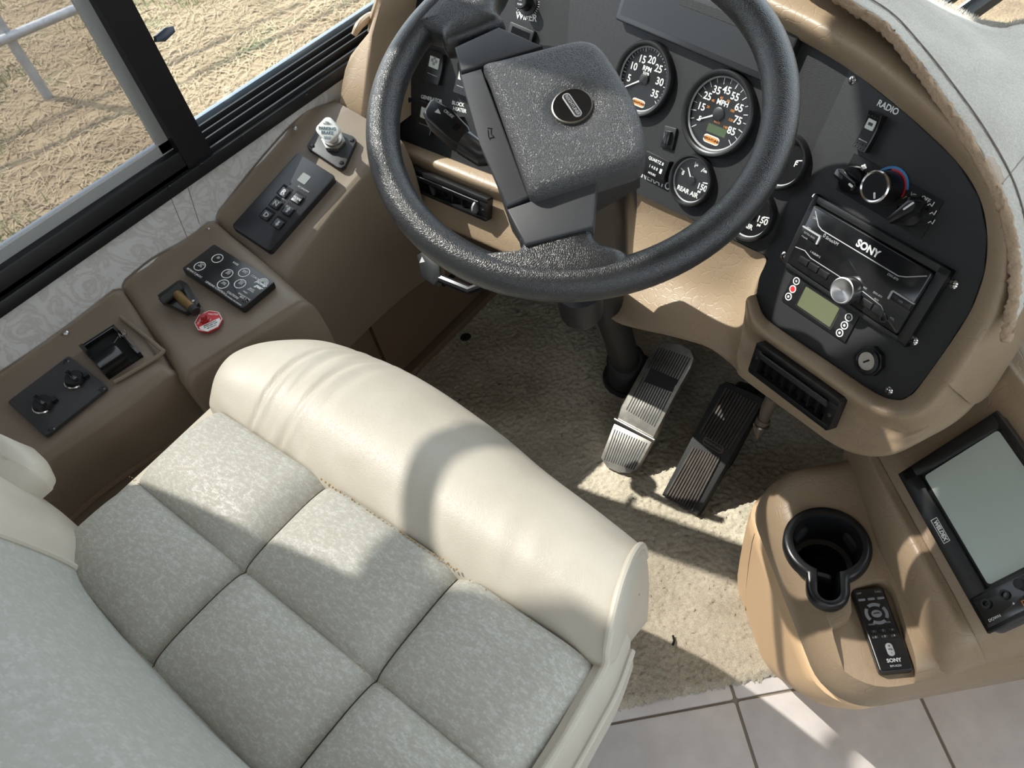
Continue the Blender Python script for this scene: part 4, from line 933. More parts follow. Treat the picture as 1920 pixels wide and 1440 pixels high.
# ================================================================ driver's seat
seat = base('driver_seat', 'cream leather and silver grey fabric driver seat in front of the camera', 'seat', (-.52, .05, 0))
XL = [-.815, -.577, -.367, -.192]; YLs = [.187, .057, -.068, -.20]
def sz(x, y): return .648 + .010*math.cos((x + .51)*3.0) - .004
for i in range(3):
    for j in range(3):
        x0, x1, y1, y0 = XL[i], XL[i+1], YLs[j], YLs[j+1]
        n = 25; G = []
        for a in range(n):
            row = []
            for b in range(n):
                u, v = a/(n-1), b/(n-1); x, y = x0 + (x1 - x0)*u, y0 + (y1 - y0)*v
                du = min(u, 1-u)*(x1-x0); dv = min(v, 1-v)*(y1-y0)
                pu = 1 - max(0, 1 - du/.045)**2.4; pv = 1 - max(0, 1 - dv/.050)**2.4
                eu = .026 if (0 < i or u > .5) and (i < 2 or u < .5) else .030
                h = -.017*(1 - pu) - .006*(1 - pv) - .003*max(0, 1 - dv/.008)**2 + .011*math.sin(math.pi*u)**.8*math.sin(math.pi*v)**.8
                if i == 0 and u < .5: h -= .030*(1 - pu)
                if i == 2 and u > .5: h -= .008*(1 - pu)
                row.append((x + (.0006 if u == 0 else -.0006 if u == 1 else 0), y, sz(x, y) + h + .003))
            G.append(row)
        obj('seat_panel', gridmesh(G), FABRIC, seat, smooth=80)
# stitching beads along the bolster seam and the cross seams
beads = []
def stitch(a, b, n, r=.0011):
    for k in range(n):
        p = np.array(a)*(1 - k/(n-1)) + np.array(b)*k/(n-1); beads.append(lathe(Fr(p + rng.normal(0, .0006, 3), (1, 0, 0), (0, 1, 0)), [(.0001, r*1.2), (r, r*.5), (r, -r)], 5))
stitch((XL[1], YLs[0] - .002, .6505), (XL[2], YLs[0] - .002, .651), 34, .0012); stitch((XL[2], YLs[0] - .002, .651), (XL[3], YLs[0] - .002, .645), 10, .0008)
for j in (1, 2):
    for i in range(3): stitch((XL[i] + .01, YLs[j], .6435), (XL[i+1] - .01, YLs[j], .6435), 46, .0006)
obj('stitching', join(*beads), M('tan_thread', hexc(176, 146, 96), .7), seat)['kind'] = 'stuff'
# front bolster
def bolster():
    S = [  # seam point (x,y,z), then front silhouette
        ((-.845, .205, .57), (-.882, .285, .53)), ((-.818, .188, .632), (-.872, .318, .590)), ((-.74, .187, .640), (-.800, .368, .607)), ((-.66, .187, .641), (-.700, .386, .61)),
        ((-.577, .186, .641), (-.600, .389, .61)), ((-.46, .186, .641), (-.470, .374, .61)), ((-.367, .185, .641), (-.380, .356, .61)), ((-.28, .187, .640), (-.302, .345, .608)), ((-.194, .190, .638), (-.243, .336, .603))]
    rows = []
    for v, (ty, tz) in enumerate([(-.03, -.02), (0, 0), (.10, .016), (.28, .033), (.50, .039), (.72, .030), (.88, .013), (.97, -.006), (1.0, -.035), (.985, -.08), (.93, -.12), (.85, -.15)]):
        row = []
        for k, (a, b) in enumerate(S):
            a, b = np.array(a), np.array(b); p = a + (b - a)*ty
            zl = a[2] + (b[2] - a[2])*max(0, min(ty, 1))**2
            f = .35 if k == 0 else .8 if k == 1 else .92 if k == 8 else 1.0
            p[2] = (zl + tz*f) if v < 8 else (b[2] + tz)
            row.append(p)
        rows.append(row)
    G = fine(rows, 18, 8); nv_, nu_ = G.shape[:2]
    for i in range(nv_):
        for j in range(nu_):
            u, v = j/(nu_-1), (i/(nv_-1) - 1/11)*11/8
            if v > .85 or v < 0: continue
            fade = max(0, min(1, v/.06))*max(0, min(1, (.80 - v)/.2)); d = 0
            for u0, cv_, dep, wd_ in ((.300, .085, .0050, .0055), (.345, .04, .0016, .006), (.385, .06, .0030, .006), (.43, .03, .0010, .010)):
                uc = u0 + cv_*(v - .3) + .05*max(0, v - .5); g = math.exp(-((u - uc)/wd_)**2)
                d += dep*(-g + .55*math.exp(-((u - uc - wd_*2.2)/(wd_*1.6))**2))*fade
            env = math.sin(min(1, v/.85)*math.pi)**.6
            d += .0016*math.sin(u*95 + 8*v)*env*math.exp(-((u - .82)/.06)**2)*max(0, 1 - v/.5)
            d += .0008*math.sin(u*150 + 5*v)*math.exp(-((u - .36)/.05)**2)*env
            d += .0010*math.sin(u*60 + 6*math.sin(v*5))*max(0, 1 - v/.18)
            G[i, j, 2] += d
    return G
BG = bolster()
obj('front_bolster', gridmesh(BG), CREAM, seat, smooth=80)
# right side boxing with two welts
ec_ = BG[8:8*8 + 1:7, -1][::-1]
sideT = [tuple(p) for p in ec_] + [(-.190, .150, .640), (-.187, .10, .641), (-.186, .0, .641), (-.186, -.2, .641)]
endc = BG[8:, -1]; ctr_ = endc.mean(0)
fan = [endc, [p + (ctr_ - p)*.04 + np.array([.006, -.002, 0]) for p in endc], [p + (ctr_ - p)*.16 + np.array([.012, -.004, 0]) for p in endc], [p + (ctr_ - p)*.45 + np.array([.014, -.005, 0]) for p in endc], [ctr_ + np.array([.014, -.005, 0]) + (p - ctr_)*.02 for p in endc]]
obj('bolster_end', gridmesh(fan, cv=True), CREAM, seat, smooth=80)
sb_ = [np.array(p) for p in ((-.206, .235, .625), (-.194, .190, .637), (-.190, .150, .640), (-.187, .10, .641), (-.186, .0, .641), (-.186, -.2, .641))]
srows = [[p + np.array(d) for p in sb_] for d in ((-.008, 0, -.004), (.006, 0, -.004), (.013, 0, -.020), (.011, 0, -.046), (.013, 0, -.052), (.011, 0, -.10), (-.004, 0, -.16))]
obj('side_panel', loft(srows, 6, 5), CREAM, seat, smooth=80)
obj('piping', tube([np.array(p) + [.003, 0, -.001] for p in sideT], .0042, 10, smooth=6), CREAM, seat)
obj('piping', tube([p + [.0135, 0, -.047] for p in sb_], .0036, 10, smooth=6), CREAM, seat)
lT = [(-.872, .318, .56), (-.852, .25, .60), (-.838, .19, .612), (-.832, .06, .612), (-.83, -.1, .612), (-.83, -.25, .612)]
obj('side_panel', loft([[np.array(p) + d for p in lT] for d in (np.array([.03, 0, .012]), np.array([0, 0, 0]), np.array([-.012, 0, -.03]), np.array([-.008, 0, -.10]), np.array([.03, 0, -.16]))], 5, 4), CREAM, seat, smooth=80)
obj('cushion_base', abox(-.79, -.24, -.42, .27, .46, .60, .02), CREAM, seat)
obj('pedestal', join(abox(-.68, -.36, -.28, .16, .013, .30, .02), abox(-.76, -.28, -.36, .24, .30, .46, .02)), BLACK, seat)
# backrest, seen from above: wings, main pad, rolled top edge
def backrow(y0, z0, pts): return pts
BK = []
for z, lean in ((.58, 0), (.66, .0), (.72, .010), (.775, .024), (.805, .040), (.84, .080), (.92, .16), (1.02, .25), (1.10, .33)):
    yb = -.060 - lean
    BK.append([np.array(p) for p in ((-.93, yb - .19, z), (-.945, yb - .06, z), (-.915, yb + .012, z), (-.85, yb + .035, z), (-.775, yb + .030, z), (-.735, yb + .006, z), (-.69, yb - .004, z), (-.58, yb - .010, z), (-.45, yb - .010, z), (-.34, yb - .004, z), (-.30, yb + .006, z), (-.255, yb + .030, z), (-.19, yb + .030, z), (-.13, yb - .01, z), (-.11, yb - .08, z), (-.12, yb - .19, z))])
bkG = fine(BK, 5, 6); nq = bkG.shape[1]
ai, bi = 5*5, 10*5
obj('back_wing', gridmesh(bkG[:, :ai + 1]), CREAM, seat, smooth=80)
obj('back_pad', gridmesh(bkG[:, ai:bi + 1]), FABRIC2, seat, smooth=80)
obj('back_wing', gridmesh(bkG[:, bi:]), CREAM, seat, smooth=80)
obj('back_piping', tube(bkG[:, ai], .004, 8), CREAM, seat); obj('back_piping', tube(bkG[:, bi], .004, 8), CREAM, seat)
tr = bkG[-1]; obj('back_top', gridmesh([tr, tr + [0, -.03, .03], tr*[1, 1, 1] + [0, -.09, .02], tr + [0, -.12, -.03]]), CREAM, seat, smooth=80)
# folded armrest end
ar = pz(8, 915, .70)
obj('armrest', loft([[ar + np.array(v) for v in r] for r in (
   [(-.02, .048, -.02), (.012, .046, -.02), (.030, .036, -.02), (.034, .0, -.02), (.03, -.25, -.02)], [(-.02, .052, .0), (.014, .050, .0), (.034, .038, .0), (.038, .0, .0), (.034, -.25, .0)],
   [(-.02, .046, .022), (.012, .044, .022), (.028, .034, .022), (.030, .0, .022), (.026, -.25, .022)], [(-.05, .038, .03), (-.02, .036, .03), (-.0, .026, .03), (.0, .0, .03), (.0, -.25, .03)], [(-.08, .03, .03), (-.07, .03, .03), (-.06, .02, .03), (-.06, .0, .03), (-.06, -.25, .03)])], 5, 5), CREAM, seat, smooth=80)
# ================================================================ side console on the driver's wall
CT = Fr((XW, .25, .621), (.985, 0, -.17), (0, 1, 0))
_ra, _rb = pX(432, 371, XW), pX(567, 218, XW)
RP = Fr((_ra + _rb)/2, np.cross(_rb - _ra, unit([.36, 0, .93])), _rb - _ra)
sco = base('side_console', 'brown moulded switch console along the wall under the driver window', 'console', (-1.08, .3, .1))
def segment(ST, lo, close0=True, close1=True):
    """one moulded bay of the console: wall edge, top, rounded inner edge, face; with rounded ends"""
    R = [[] for _ in range(8)]
    for a, b, k in ST:
        pl = CT if k == 'c' else RP
        A = pX(*a, XW + .002); P2 = pl.hit(*b)
        pt = lambda t, w=-.001: pl.hit(a[0] + (b[0] - a[0])*t, a[1] + (b[1] - a[1])*t, w)
        for q_, p in enumerate((A + [0, 0, .003], pt(.07), pt(.5), P2 + [-.010, 0, .0012], P2 + [.006, 0, -.006], P2 + [.014, 0, -.022], P2 + [.018, 0, -.10], [P2[0] - .01, P2[1], lo])): R[q_].append(np.array(p))
    R = [np.array(r) for r in R]
    G = np.stack([catmull(r, 5) for r in R]); G = np.stack([catmull(G[:, j_], 4) for j_ in range(G.shape[1])], 1)
    cols = [G[:, k] for k in range(G.shape[1])]
    def down(c, dy):
        a = c.copy(); a[:, 1] += dy*.55; a[:, 2] = np.minimum(c[:, 2], c[:, 2] - .006); b_ = c.copy(); b_[:, 1] += dy; b_[:, 2] -= .022
        d_ = c.copy(); d_[:, 1] += dy; d_[:, 2] = lo; d_[:, 0] = c[:, 0]; return [a, b_, d_]
    if close0: cols = down(cols[0], -.018)[::-1] + cols
    if close1: cols = cols + down(cols[-1], .018)
    return gridmesh(np.stack(cols, 1)), R
sA, RA = segment([((-140, 785), (-80, 962), 'c'), ((0, 700), (60, 862), 'c'), ((124, 615), (200, 766), 'c'), ((214, 545), (302, 690), 'c')], .10, False, True)
sB, RB = segment([((236, 526), (352, 690), 'c'), ((286, 486), (412, 652), 'c'), ((350, 450), (485, 606), 'c'), ((392, 418), (556, 560), 'c')], .30, True, True)
sC, RC_ = segment([((412, 396), (522, 508), 'r'), ((492, 296), (612, 388), 'r'), ((567, 218), (690, 300), 'r'), ((630, 190), (745, 256), 'r')], .30, True, False)
for m_ in (sA, sB, sC): obj('console_bay', m_, TAUPE, sco, smooth=60)
r4 = list(RA[6])
# moulded groove line on the lower rear face
gl = [r4[0] + np.array([.0, 0, -.04]), r4[1] + np.array([.0, 0, -.01]), r4[2] + np.array([.0, 0, -.01]), r4[3] + np.array([-.002, 0, -.03])]
obj('groove', tube(gl, .005, 8, smooth=6), KICK, sco)
def conscrew(p, fr, w=0): 
    f = fr.px(*p, w); o = obj('screw', lathe(f, [(.0001, .0022), (.002, .002), (.0042, .0006), (.0045, -.001)], 14), STEEL, sco); return o
WF = Fr((XW + .012, 0, 0), (0, 1, 0), (0, 0, 1))
for p in ((123, 624), (391, 431), (553, 240)): conscrew(p, Fr(pX(*p, XW + .012), (0, 1, 0), (-.7, 0, .7)))
# mirror switch plate with two rotary knobs
f, W, H = quad(CT, (130, 668), (203, 727), (16, 756), .006)
sp = obj('switch_plate', plate(f, W, H, .004, -.004, .002, .0008), DKGREY, sco, label='grey plate with two rotary knobs')
for (x, y) in ((84, 760), (143, 714)):
    k = CT.px(x, y, .008)
    kn = obj('rotary_knob', lathe(k, [(.0001, .010), (.0125, .010), (.0135, .008), (.014, 0)], 30), SATIN, sp)
    obj('knob_grip', prism(k, rrect(.0255, .006, .002), .009, .016, .001), GLOSSB, sp); obj('pointer', plate(k.sub(.006, .014), .008, .007, .001, 0, .006), SATIN, sp)
    obj('knob_ring', lathe(k, [(.0165, .0), (.0165, .003), (.0148, .0042), (.0138, .002)], 30, 195, 350), CHROME, sp)
for p in ((124, 678), (191, 730), (97, 805)): obj('plate_screw', lathe(CT.px(*p, .008), [(.0001, .002), (.003, .002), (.005, 0)], 14), SATIN, sp)
# open black flip tray
f, W, H = quad(CT, (216, 612), (266, 664), (152, 654), .006)
ty_ = obj('flip_tray', join(prism(f, [(-W/2, -H/2), (-W/2 + .006, -H/2), (-W/2 + .006, H/2), (-W/2, H/2)], -.01, .006, .001), prism(f, [(-W/2, H/2 - .005), (W/2, H/2 - .005), (W/2, H/2), (-W/2, H/2)], -.01, .006, .001),
     prism(f, [(W*.12, -H/2), (W/2, -H/2), (W/2, H/2 - .02), (W*.12, H/2 - .02)], -.01, .024, .003), prism(f, [(-W/2, -H/2), (W/2, -H/2), (W/2, -H/2 + .006), (-W/2, -H/2 + .006)], -.01, .008, .001)), GLOSSB, sco, label='open black plastic tray')
obj('tray_floor', prism(f, [(-W/2, -H/2), (W/2, -H/2), (W/2, H/2), (-W/2, H/2)], -.012, -.002), VOID, ty_)
obj('spring', tube([f.at(W*.06, -H*.25, .004), f.at(W*.05, H*.1, .012), f.at(W*.10, H*.33, .024)], .0008, 6), STEEL, ty_)
obj('spring_coil', tube([f.at(W*.10 + .004*math.cos(t), H*.36 + .002*t*.4, .024 + .004*math.sin(t)) for t in np.linspace(0, 16, 60)], .0007, 5), STEEL, ty_)
# moulded rim round the tray and plate
rp_ = [CT.hit(x, y, .004) for x, y in ((226, 594), (262, 622), (298, 652), (302, 664), (240, 702), (214, 716))]
obj('recess_rim', tube(rp_, .0035, 8, smooth=5), TAUPE, sco)
# levelling jack control panel
f, W, H = quad(CT, (402, 459), (516, 530), (343, 506), .012)
pgp = obj('leveling_panel', plate(f, W, H, .004, -.010, .002, .0008), SATIN, sco, label='black levelling control panel with white print')
q = f.sub(0, 0, .002)
rings, tx = [], []
for u, v, s in ((-.29, .22, 'ON\nOFF'), (-.36, -.20, 'STORE\nALL\nJACKS'), (-.02, .02, 'LEFT\nREAR\nJACK'), (.12, .28, 'FRONT\nJACKS'), (.06, -.26, 'REAR\nJACKS'), (.21, -.02, 'RIGHT\nREAR\nJACK')):
    c_ = q.sub(u*W, v*H); rings.append(lathe(c_, [(.0098, .0), (.0098, .0006), (.0086, .0006), (.0086, 0)], 28)); tx.append((c_.sub(0, .002 if s.count('\n') == 1 else .003), s, .0032))
tx += [(q.sub(-.06*W, .36*H), 'RAISE', .0052), (q.sub(.28*W, .32*H), 'COACH', .0052), (q.sub(-.33*W, -.42*H), 'RETRACT JACKS', .0050), (q.sub(.04*W, -.44*H), 'LEVELING CONTROLS', .0050),
       (q.sub(.40*W, .22*H), 'power\n  gear', .0085, 'CENTER', .3, .0003), (q.sub(.38*W, .0*H), 'JACKS\nDOWN', .0040), (q.sub(.35*W, -.13*H), 'WAIT', .0040), (q.sub(.39*W, -.26*H), 'ENGAGE PARK\nBRAKE', .0042),
       (q.sub(.27*W, -.36*H), 'CAUTION!', .0055), (q.sub(.33*W, -.46*H), 'SEE MANUAL FOR LEVELING', .0030)]
arcs = [lathe(q.sub(.40*W, .30*H), [(r, 0), (r, .0005), (r - .0008, .0005), (r - .0008, 0)], 20, 0, 180) for r in (.010, .008, .006, .004)]
obj('panel_print', join(words(tx), *rings, *arcs), WHITE, pgp)
obj('panel_screw', lathe(q.sub(.44*W, -.30*H), [(.0001, .0035), (.003, .003), (.005, 0)], 14), GLOSSB, pgp)
# brass plunger valve in a black bracket
bf = CT.px(345, 565, .004)
bv = base('plunger_valve', 'small brass plunger valve in a black triangular bracket on the side console', 'valve', bf.o)
bp_ = [CT.uv(x, y, .004) for x, y in ((300, 562), (306, 572), (352, 594), (372, 586), (378, 576), (356, 540), (344, 533), (336, 536))]
cc = np.array(bf.o)
obj('bracket', prism(CT, bp_, .006, .016, .002), SATIN, bv)
obj('cross_bar', tube([CT.hit(303, 566, .022), CT.hit(340, 538, .024)], .007, 12), RUBBER, bv)
obj('plunger', tube([CT.hit(332, 552, .022), CT.hit(360, 578, .020)], .0078, 14), BRASS, bv)
obj('plunger_tip', tube([CT.hit(359, 577, .020), CT.hit(368, 585, .019)], .0075, 14), RUBBER, bv)
obj('rivet', disc(CT.px(362, 565, .016), .003, 0, .0016, .0006, 12), STEEL, bv)
# red octagon sticker with a push button
of = CT.px(391, 602, .007)
ax_, bx_ = CT.uv(366, 612, .007), CT.uv(414, 590, .007); orot = math.degrees(math.atan2(bx_[1] - ax_[1], bx_[0] - ax_[0]))
of = CT.px(391, 602, .007, orot)
oc = obj('warning_sticker', prism(of, circ(.0215, 8, a0=math.pi/8), -.004, .0006), RED, sco, label='red octagonal sticker with white print')
obj('sticker_border', lathe(of, [(.0216, .0), (.0216, .0008), (.0205, .0008)], 8, 22.5, 382.5), WHITE, oc)
obj('sticker_label', prism(of, [(-.0165, -.004), (.0165, -.004), (.0165, -.009), (.0085, -.0185), (-.0085, -.0185), (-.0165, -.009)], .0004, .0009), WHITE, oc)
obj('sticker_lettering', words([(of.sub(-.011, .008, .0006, 45), 'BRAKE', .0052), (of.sub(.011, .008, .0006, -38), 'MASTER', .0048), (of.sub(.0, .000, .0006), '9000', .0048)]), WHITE, oc)
obj('label_lettering', words([(of.sub(0, -.007, .0009), 'BREAKAWAY', .0034), (of.sub(0, -.011, .0009), 'IN TOWED CAR', .0030), (of.sub(0, -.015, .0009), 'SEE MANUAL', .0026)]), VOID, oc)
bt_ = CT.px(385, 600, .008); obj('push_button', lathe(bt_, [(.0001, .012), (.0045, .0115), (.005, .004), (.0065, .003), (.007, 0)], 20), REDK, oc)
# gear selector keypad
f, W, H = quad(RP, (559, 287), (630, 332), (440, 429), .010)
gs = obj('gear_selector', prism(f, rrect(W, H, .006), -.03, .003, .002), ALLB, sco, label='black push button gear selector')
q = f.sub(0, 0, .003)
obj('gear_screen', plate(RP.px(570, 335, .013), .017, .019, .002, -.0005, .0006), M('grey_gear_screen', hexc(120, 124, 124), .3), gs)
kt = []
for (x, y), s in (((533, 362), 'R'), ((518, 384), 'N'), ((500, 405), 'D'), ((558, 374), 'm'), ((541, 396), 'u'), ((522, 421), 'd')):
    k = RP.px(x, y, .013)
    obj('key_slot', plate(k.sub(-.001, .003), .021, .022, .001, -.0004, .0005), VOID, gs)
    obj('key', plate(k, .0165, .0165, .001, 0, .0035, .0008), ALLB, gs)
    t = k.sub(0, 0, .0035)
    if s in 'RND': kt.append(words([(t, s, .0125, 'CENTER', 0, .0004)]))
    elif s == 'm': kt.append(words([(t, 'MODE', .0055, 'CENTER', 0, .0002)]))
    else:
        m_ = 1 if s == 'u' else -1
        kt.append(prism(t, [(0, .006*m_), (-.004, .001*m_), (-.0018, .001*m_), (-.0018, -.005*m_), (.0018, -.005*m_), (.0018, .001*m_), (.004, .001*m_)], .0003, .0008))
obj('key_lettering', join(*kt, words([(RP.px(569, 355, .0135), 'ECONOMY', .0048)])), SILV, gs)
# parking brake knob on its plate
pk = [RP.uv(x, y, .006) for x, y in ((576, 274), (582, 264), (596, 241), (606, 236), (662, 256), (668, 262), (667, 268), (647, 312), (640, 316), (632, 314), (580, 280))]
pb_ = obj('parking_brake', prism(RP, pk, -.012, .008, .001), DKGREY, sco, label='parking brake knob on a dark plate')
nf = RP.px(627, 268, .008)
obj('nut', prism(nf, circ(.0215, 6, a0=.5), 0, .010, .0015), STEEL, pb_); obj('bushing', lathe(nf, [(.0165, .010), (.016, .015), (.0115, .015), (.0105, .004)], 24), STEEL, pb_)
kfo = RP.px(616, 244, .050)
obj('stem', tube([nf.at(0, 0, .004), nf.at(0, 0, .012), kfo.o], [.010, .0095, .009], 14), M('ivory_stem', hexc(215, 208, 190), .4), pb_)
kq = Fr(kfo.o, RW @ np.array([1, .1, -.1]), -(RW @ np.array([-.1, 1, .35])))
kn_ = obj('brake_knob', prism(kq.sub(0, 0, 0, 45), rrect(.0345, .0345, .008), -.005, .006, .002, 3, True), M('white_knob', hexc(240, 240, 236), .35), pb_)
obj('knob_lettering', words([(kq.sub(0, .0025, .006), 'PARKING', .0074, 'CENTER', 0, .0002), (kq.sub(0, -.0045, .006), 'BRAKE', .0074, 'CENTER', 0, .0002), (kq.sub(0, .012, .006), 'PULL\nTO APPLY', .0034), (kq.sub(0, -.0125, .006), 'PUSH TO\nRELEASE', .0032)]), M('grey_ink', hexc(92, 116, 128), .6), pb_)
for x, y in ((585, 273), (660, 263), (640, 305)): obj('plate_screw', lathe(RP.px(x, y, .008), [(.0001, .0022), (.003, .002), (.0045, 0)], 14), SATIN, pb_)
# kick panel below
tk_ = struct('trim_1', join(abox(XW, -1.150, -.9, 1.25, 0, .40, .01), abox(XW, -1.118, -.9, 1.25, .395, .43, .012), abox(XW, -1.135, .64, 1.2, .04, .38, .012)), KICK)
sf_ = Fr((-1.134, .90, .18), (0, 1, 0), (0, 0, 1))
obj('hand_slot', prism(Fr((-1.1345, .905, .165), (0, 1, .0), (0, 0, 1)), rrect(.09, .016, .008), -.002, .0012), VOID, tk_)
obj('panel_screw', lathe(Fr(pX(565, 616, -1.116), (0, 1, 0), (0, 0, 1)), [(.0001, .002), (.003, .002), (.005, 0)], 14), STEEL, tk_)
obj('skirt', abox(XW, -1.125, -.9, 1.25, 0, .03, .006), KICK, tk_)
# ================================================================ pedals
BP0 = pz(1158, 884, .018); BPL = PL(BP0, -4, 52)
br_ = base('brake_pedal', 'worn metal treadle brake pedal left of the accelerator', 'pedal', (BP0[0], BP0[1], .012))
up = [BPL.uv(x, y) for x, y in ((1158, 790), (1166, 762), (1222, 662), (1232, 648), (1250, 641), (1278, 646), (1296, 656), (1302, 672), (1296, 690), (1262, 750), (1226, 824))]
lo_ = [BPL.uv(x, y) for x, y in ((1127, 858), (1152, 794), (1223, 828), (1194, 880), (1180, 887), (1160, 886), (1138, 876))]
obj('treadle', prism(BPL, up, -.012, .004, .002), ALU, br_); obj('heel_plate', prism(BPL, lo_, -.012, .002, .002), ALU, br_)
def ribs(fr, A, B, C, D, n, w, h, z0):
    """n ribs between edge A->B (left, bottom to top) and C->D (right)"""
    out = []
    for k in range(n):
        t = (k + .5)/n; p = np.array(A)*(1-t) + np.array(C)*t; q_ = np.array(B)*(1-t) + np.array(D)*t
        a, b = np.array(fr.uv(*p)), np.array(fr.uv(*q_)); d = unit(b - a); s = np.array([-d[1], d[0]])*w/2
        out.append(prism(fr, [tuple(a - s), tuple(a + s), tuple(b + s), tuple(b - s)], z0, z0 + h))
    return join(*out)
obj('grooves', join(ribs(BPL, (1174, 768), (1206, 706), (1230, 802), (1262, 738), 13, .0024, .0006, .0036), ribs(BPL, (1214, 690), (1236, 650), (1270, 724), (1298, 672), 13, .0024, .0006, .0036), ribs(BPL, (1132, 862), (1152, 804), (1190, 882), (1216, 832), 14, .0024, .0006, .0016)), RUBBER, br_)['kind'] = 'stuff'
obj('rubber_insert', prism(BPL, [BPL.uv(x, y) for x, y in ((1222, 690), (1272, 712), (1262, 736), (1209, 716))], .003, .0056), RUBBER, br_)
obj('hinge_pin', tube([BPL.hit(1153, 786, .004), BPL.hit(1228, 826, .004)], .0045, 12), STEEL, br_)
obj('mount', prism(Fr(BPL.hit(1215, 740, -.05), BPL.x, BPL.y), rrect(.05, .14, .01), -.05, .04), VOID, br_)
AP0 = pz(1278, 950, .018); APL = PL(AP0, -6, 50)
ac = base('accelerator_pedal', 'black ribbed rubber accelerator pedal with an oval badge', 'pedal', (AP0[0], AP0[1], .012))
ap = [APL.uv(x, y) for x, y in ((1242, 928), (1308, 966), (1428, 760), (1432, 748), (1420, 740), (1362, 716), (1350, 722))]
obj('pedal_body', prism(APL, ap, -.020, .004, .002), RUBBER, ac)
obj('ribs', join(ribs(APL, (1250, 926), (1300, 838), (1302, 958), (1354, 858), 11, .0035, .004, .0035), ribs(APL, (1312, 812), (1362, 726), (1370, 846), (1424, 758), 11, .0035, .004, .0035)), M('brown_worn_rubber', hexc(74, 64, 56), .55, vary=(hexc(48, 42, 38), 40, .2)), ac)
bf_ = APL.px(1338, 835, .004, 0)
obj('badge', prism(bf_.sub(0, 0, 0, -2), rrect(.046, .015, .007), 0, .003, .001), M('badge_brown', hexc(104, 90, 78), .45), ac)
obj('badge_face', prism(bf_.sub(0, 0, 0, -2), rrect(.041, .011, .005), .002, .0034), RUBBER, ac)
obj('badge_lettering', words([(bf_.sub(0, 0, .0034, -2), 'FREIGHTLINER', .0062)]), M('badge_letters', hexc(130, 116, 102), .45), ac)
obj('bracket', prism(Fr(APL.hit(1370, 800, -.04), APL.x, APL.y), rrect(.04, .18, .01), -.06, .03), VOID, ac)
# hanging connector under the dash
hc = base('hanging_connector', 'grey taped wiring connector hanging below the dash beside the accelerator', 'connector', pz(1424, 800, .30))
obj('cable', tube([pz(1450, 742, .44), pz(1440, 762, .40), pz(1432, 786, .36)], [.009, .010, .008], 12, smooth=5), M('grey_tape', hexc(88, 78, 68), .6), hc)
obj('plug', tube([pz(1432, 786, .36), pz(1424, 800, .345), pz(1420, 822, .32)], [.011, .010, .002], 12), M('brown_plug', hexc(96, 84, 72), .5), hc)
obj('plug_band', tube([pz(1428, 795, .352), pz(1427, 798, .349)], .0125, 12), STEEL, hc)
# floor speck and cigarette-burn marks on the carpet
obj('carpet_plug', lathe(Fr(pz(873, 632, .012), (1, 0, 0), (0, 1, 0)), [(.0001, .004), (.011, .003), (.014, 0)], 16), VOID, None, label='small black round plug in the carpet near the left kick panel', cat='plug')
obj('lint', tube([pz(1262, 1192, .014), pz(1264, 1202, .016), pz(1261, 1210, .014)], .0022, 6), VOID, None, label='dark lint speck on the carpet between seat and console', cat='lint')
# ================================================================ centre console with cup holder
CF = Fr((0, 0, 0), E1, E2)
def plan(r0_, r1_, q0, q1, rad, z): return [CF.at(u, v, z) for u, v in rrect(r1_ - r0_, q1 - q0, rad, 8, (r0_ + r1_)/2, (q0 + q1)/2)]
cn = base('center_console', 'tan moulded console with cup holder and sloped screen mount right of the pedals', 'console', (0.02, .6, 0))
low = outline_loft([plan(-.64, -.43, .262, .72, .05, .012), plan(-.64, -.40, .258, .72, .055, .05), plan(-.635, -.36, .255, .72, .06, .12), plan(-.628, -.318, .254, .72, .06, .20), plan(-.622, -.293, .255, .72, .06, .27), plan(-.618, -.287, .257, .62, .06, .298), plan(-.612, -.290, .263, .62, .06, .304)])
obj('lower_body', low, PEACH, cn, smooth=45)
_pf = Fr(CF.at(0, .2555, 0), E1, (0, 0, 1))
obj('door_gap', tube([CF.at(-.55, .2605, .03), CF.at(-.55, .2565, .12), CF.at(-.55, .2552, .20), CF.at(-.55, .2562, .27), CF.at(-.55, .2582, .297)], .0016, 8), VOID, cn)
up_ = outline_loft([plan(-.612, -.288, .262, .62, .06, .300), plan(-.610, -.281, .259, .62, .062, .315), plan(-.605, -.279, .261, .62, .064, .345), plan(-.598, -.284, .270, .62, .064, .370), plan(-.588, -.294, .282, .62, .06, .384), plan(-.575, -.308, .296, .62, .055, .390), plan(-.565, -.318, .306, .62, .05, .391)])
ZS = .391
SHF = Fr((0, 0, ZS), E1, E2)
cxy = np.array(SHF.uv(1549, 1026)); nxy = np.array(SHF.uv(1551, 1112))
dk = unit(nxy - cxy)
def keyhole(R, rn, ln, n=72):
    """round cup with a mug-handle slot towards the seat side"""
    P = []; s = math.asin(min(.95, rn/R)); a0 = math.atan2(dk[1], dk[0])
    for k in range(n - 20):
        a = a0 + s + (2*math.pi - 2*s)*k/(n - 21); P.append(cxy + R*np.array([math.cos(a), math.sin(a)]))
    for k in range(20):
        a = a0 - math.pi/2 + math.pi*(k + .5)/20; P.append(cxy + dk*ln + rn*np.array([math.cos(a), math.sin(a)]))
    return P
kin = keyhole(.0400, .0115, .068); kout = keyhole(.0545, .0255, .064)
well = prism(SHF, [tuple(p) for p in kin], -.15, .05)
rec = [SHF.uv(x, y) for x, y in ((1562, 1178), (1578, 1164), (1596, 1150), (1596, 1108), (1620, 1092), (1668, 1092), (1700, 1180), (1722, 1254), (1716, 1276), (1690, 1290), (1640, 1300), (1612, 1296), (1592, 1256))]
rec = [tuple(p) for p in catmull(rec, 4, True)]
upc = cut(up_, well, prism(SHF, rec, -.022, .05))
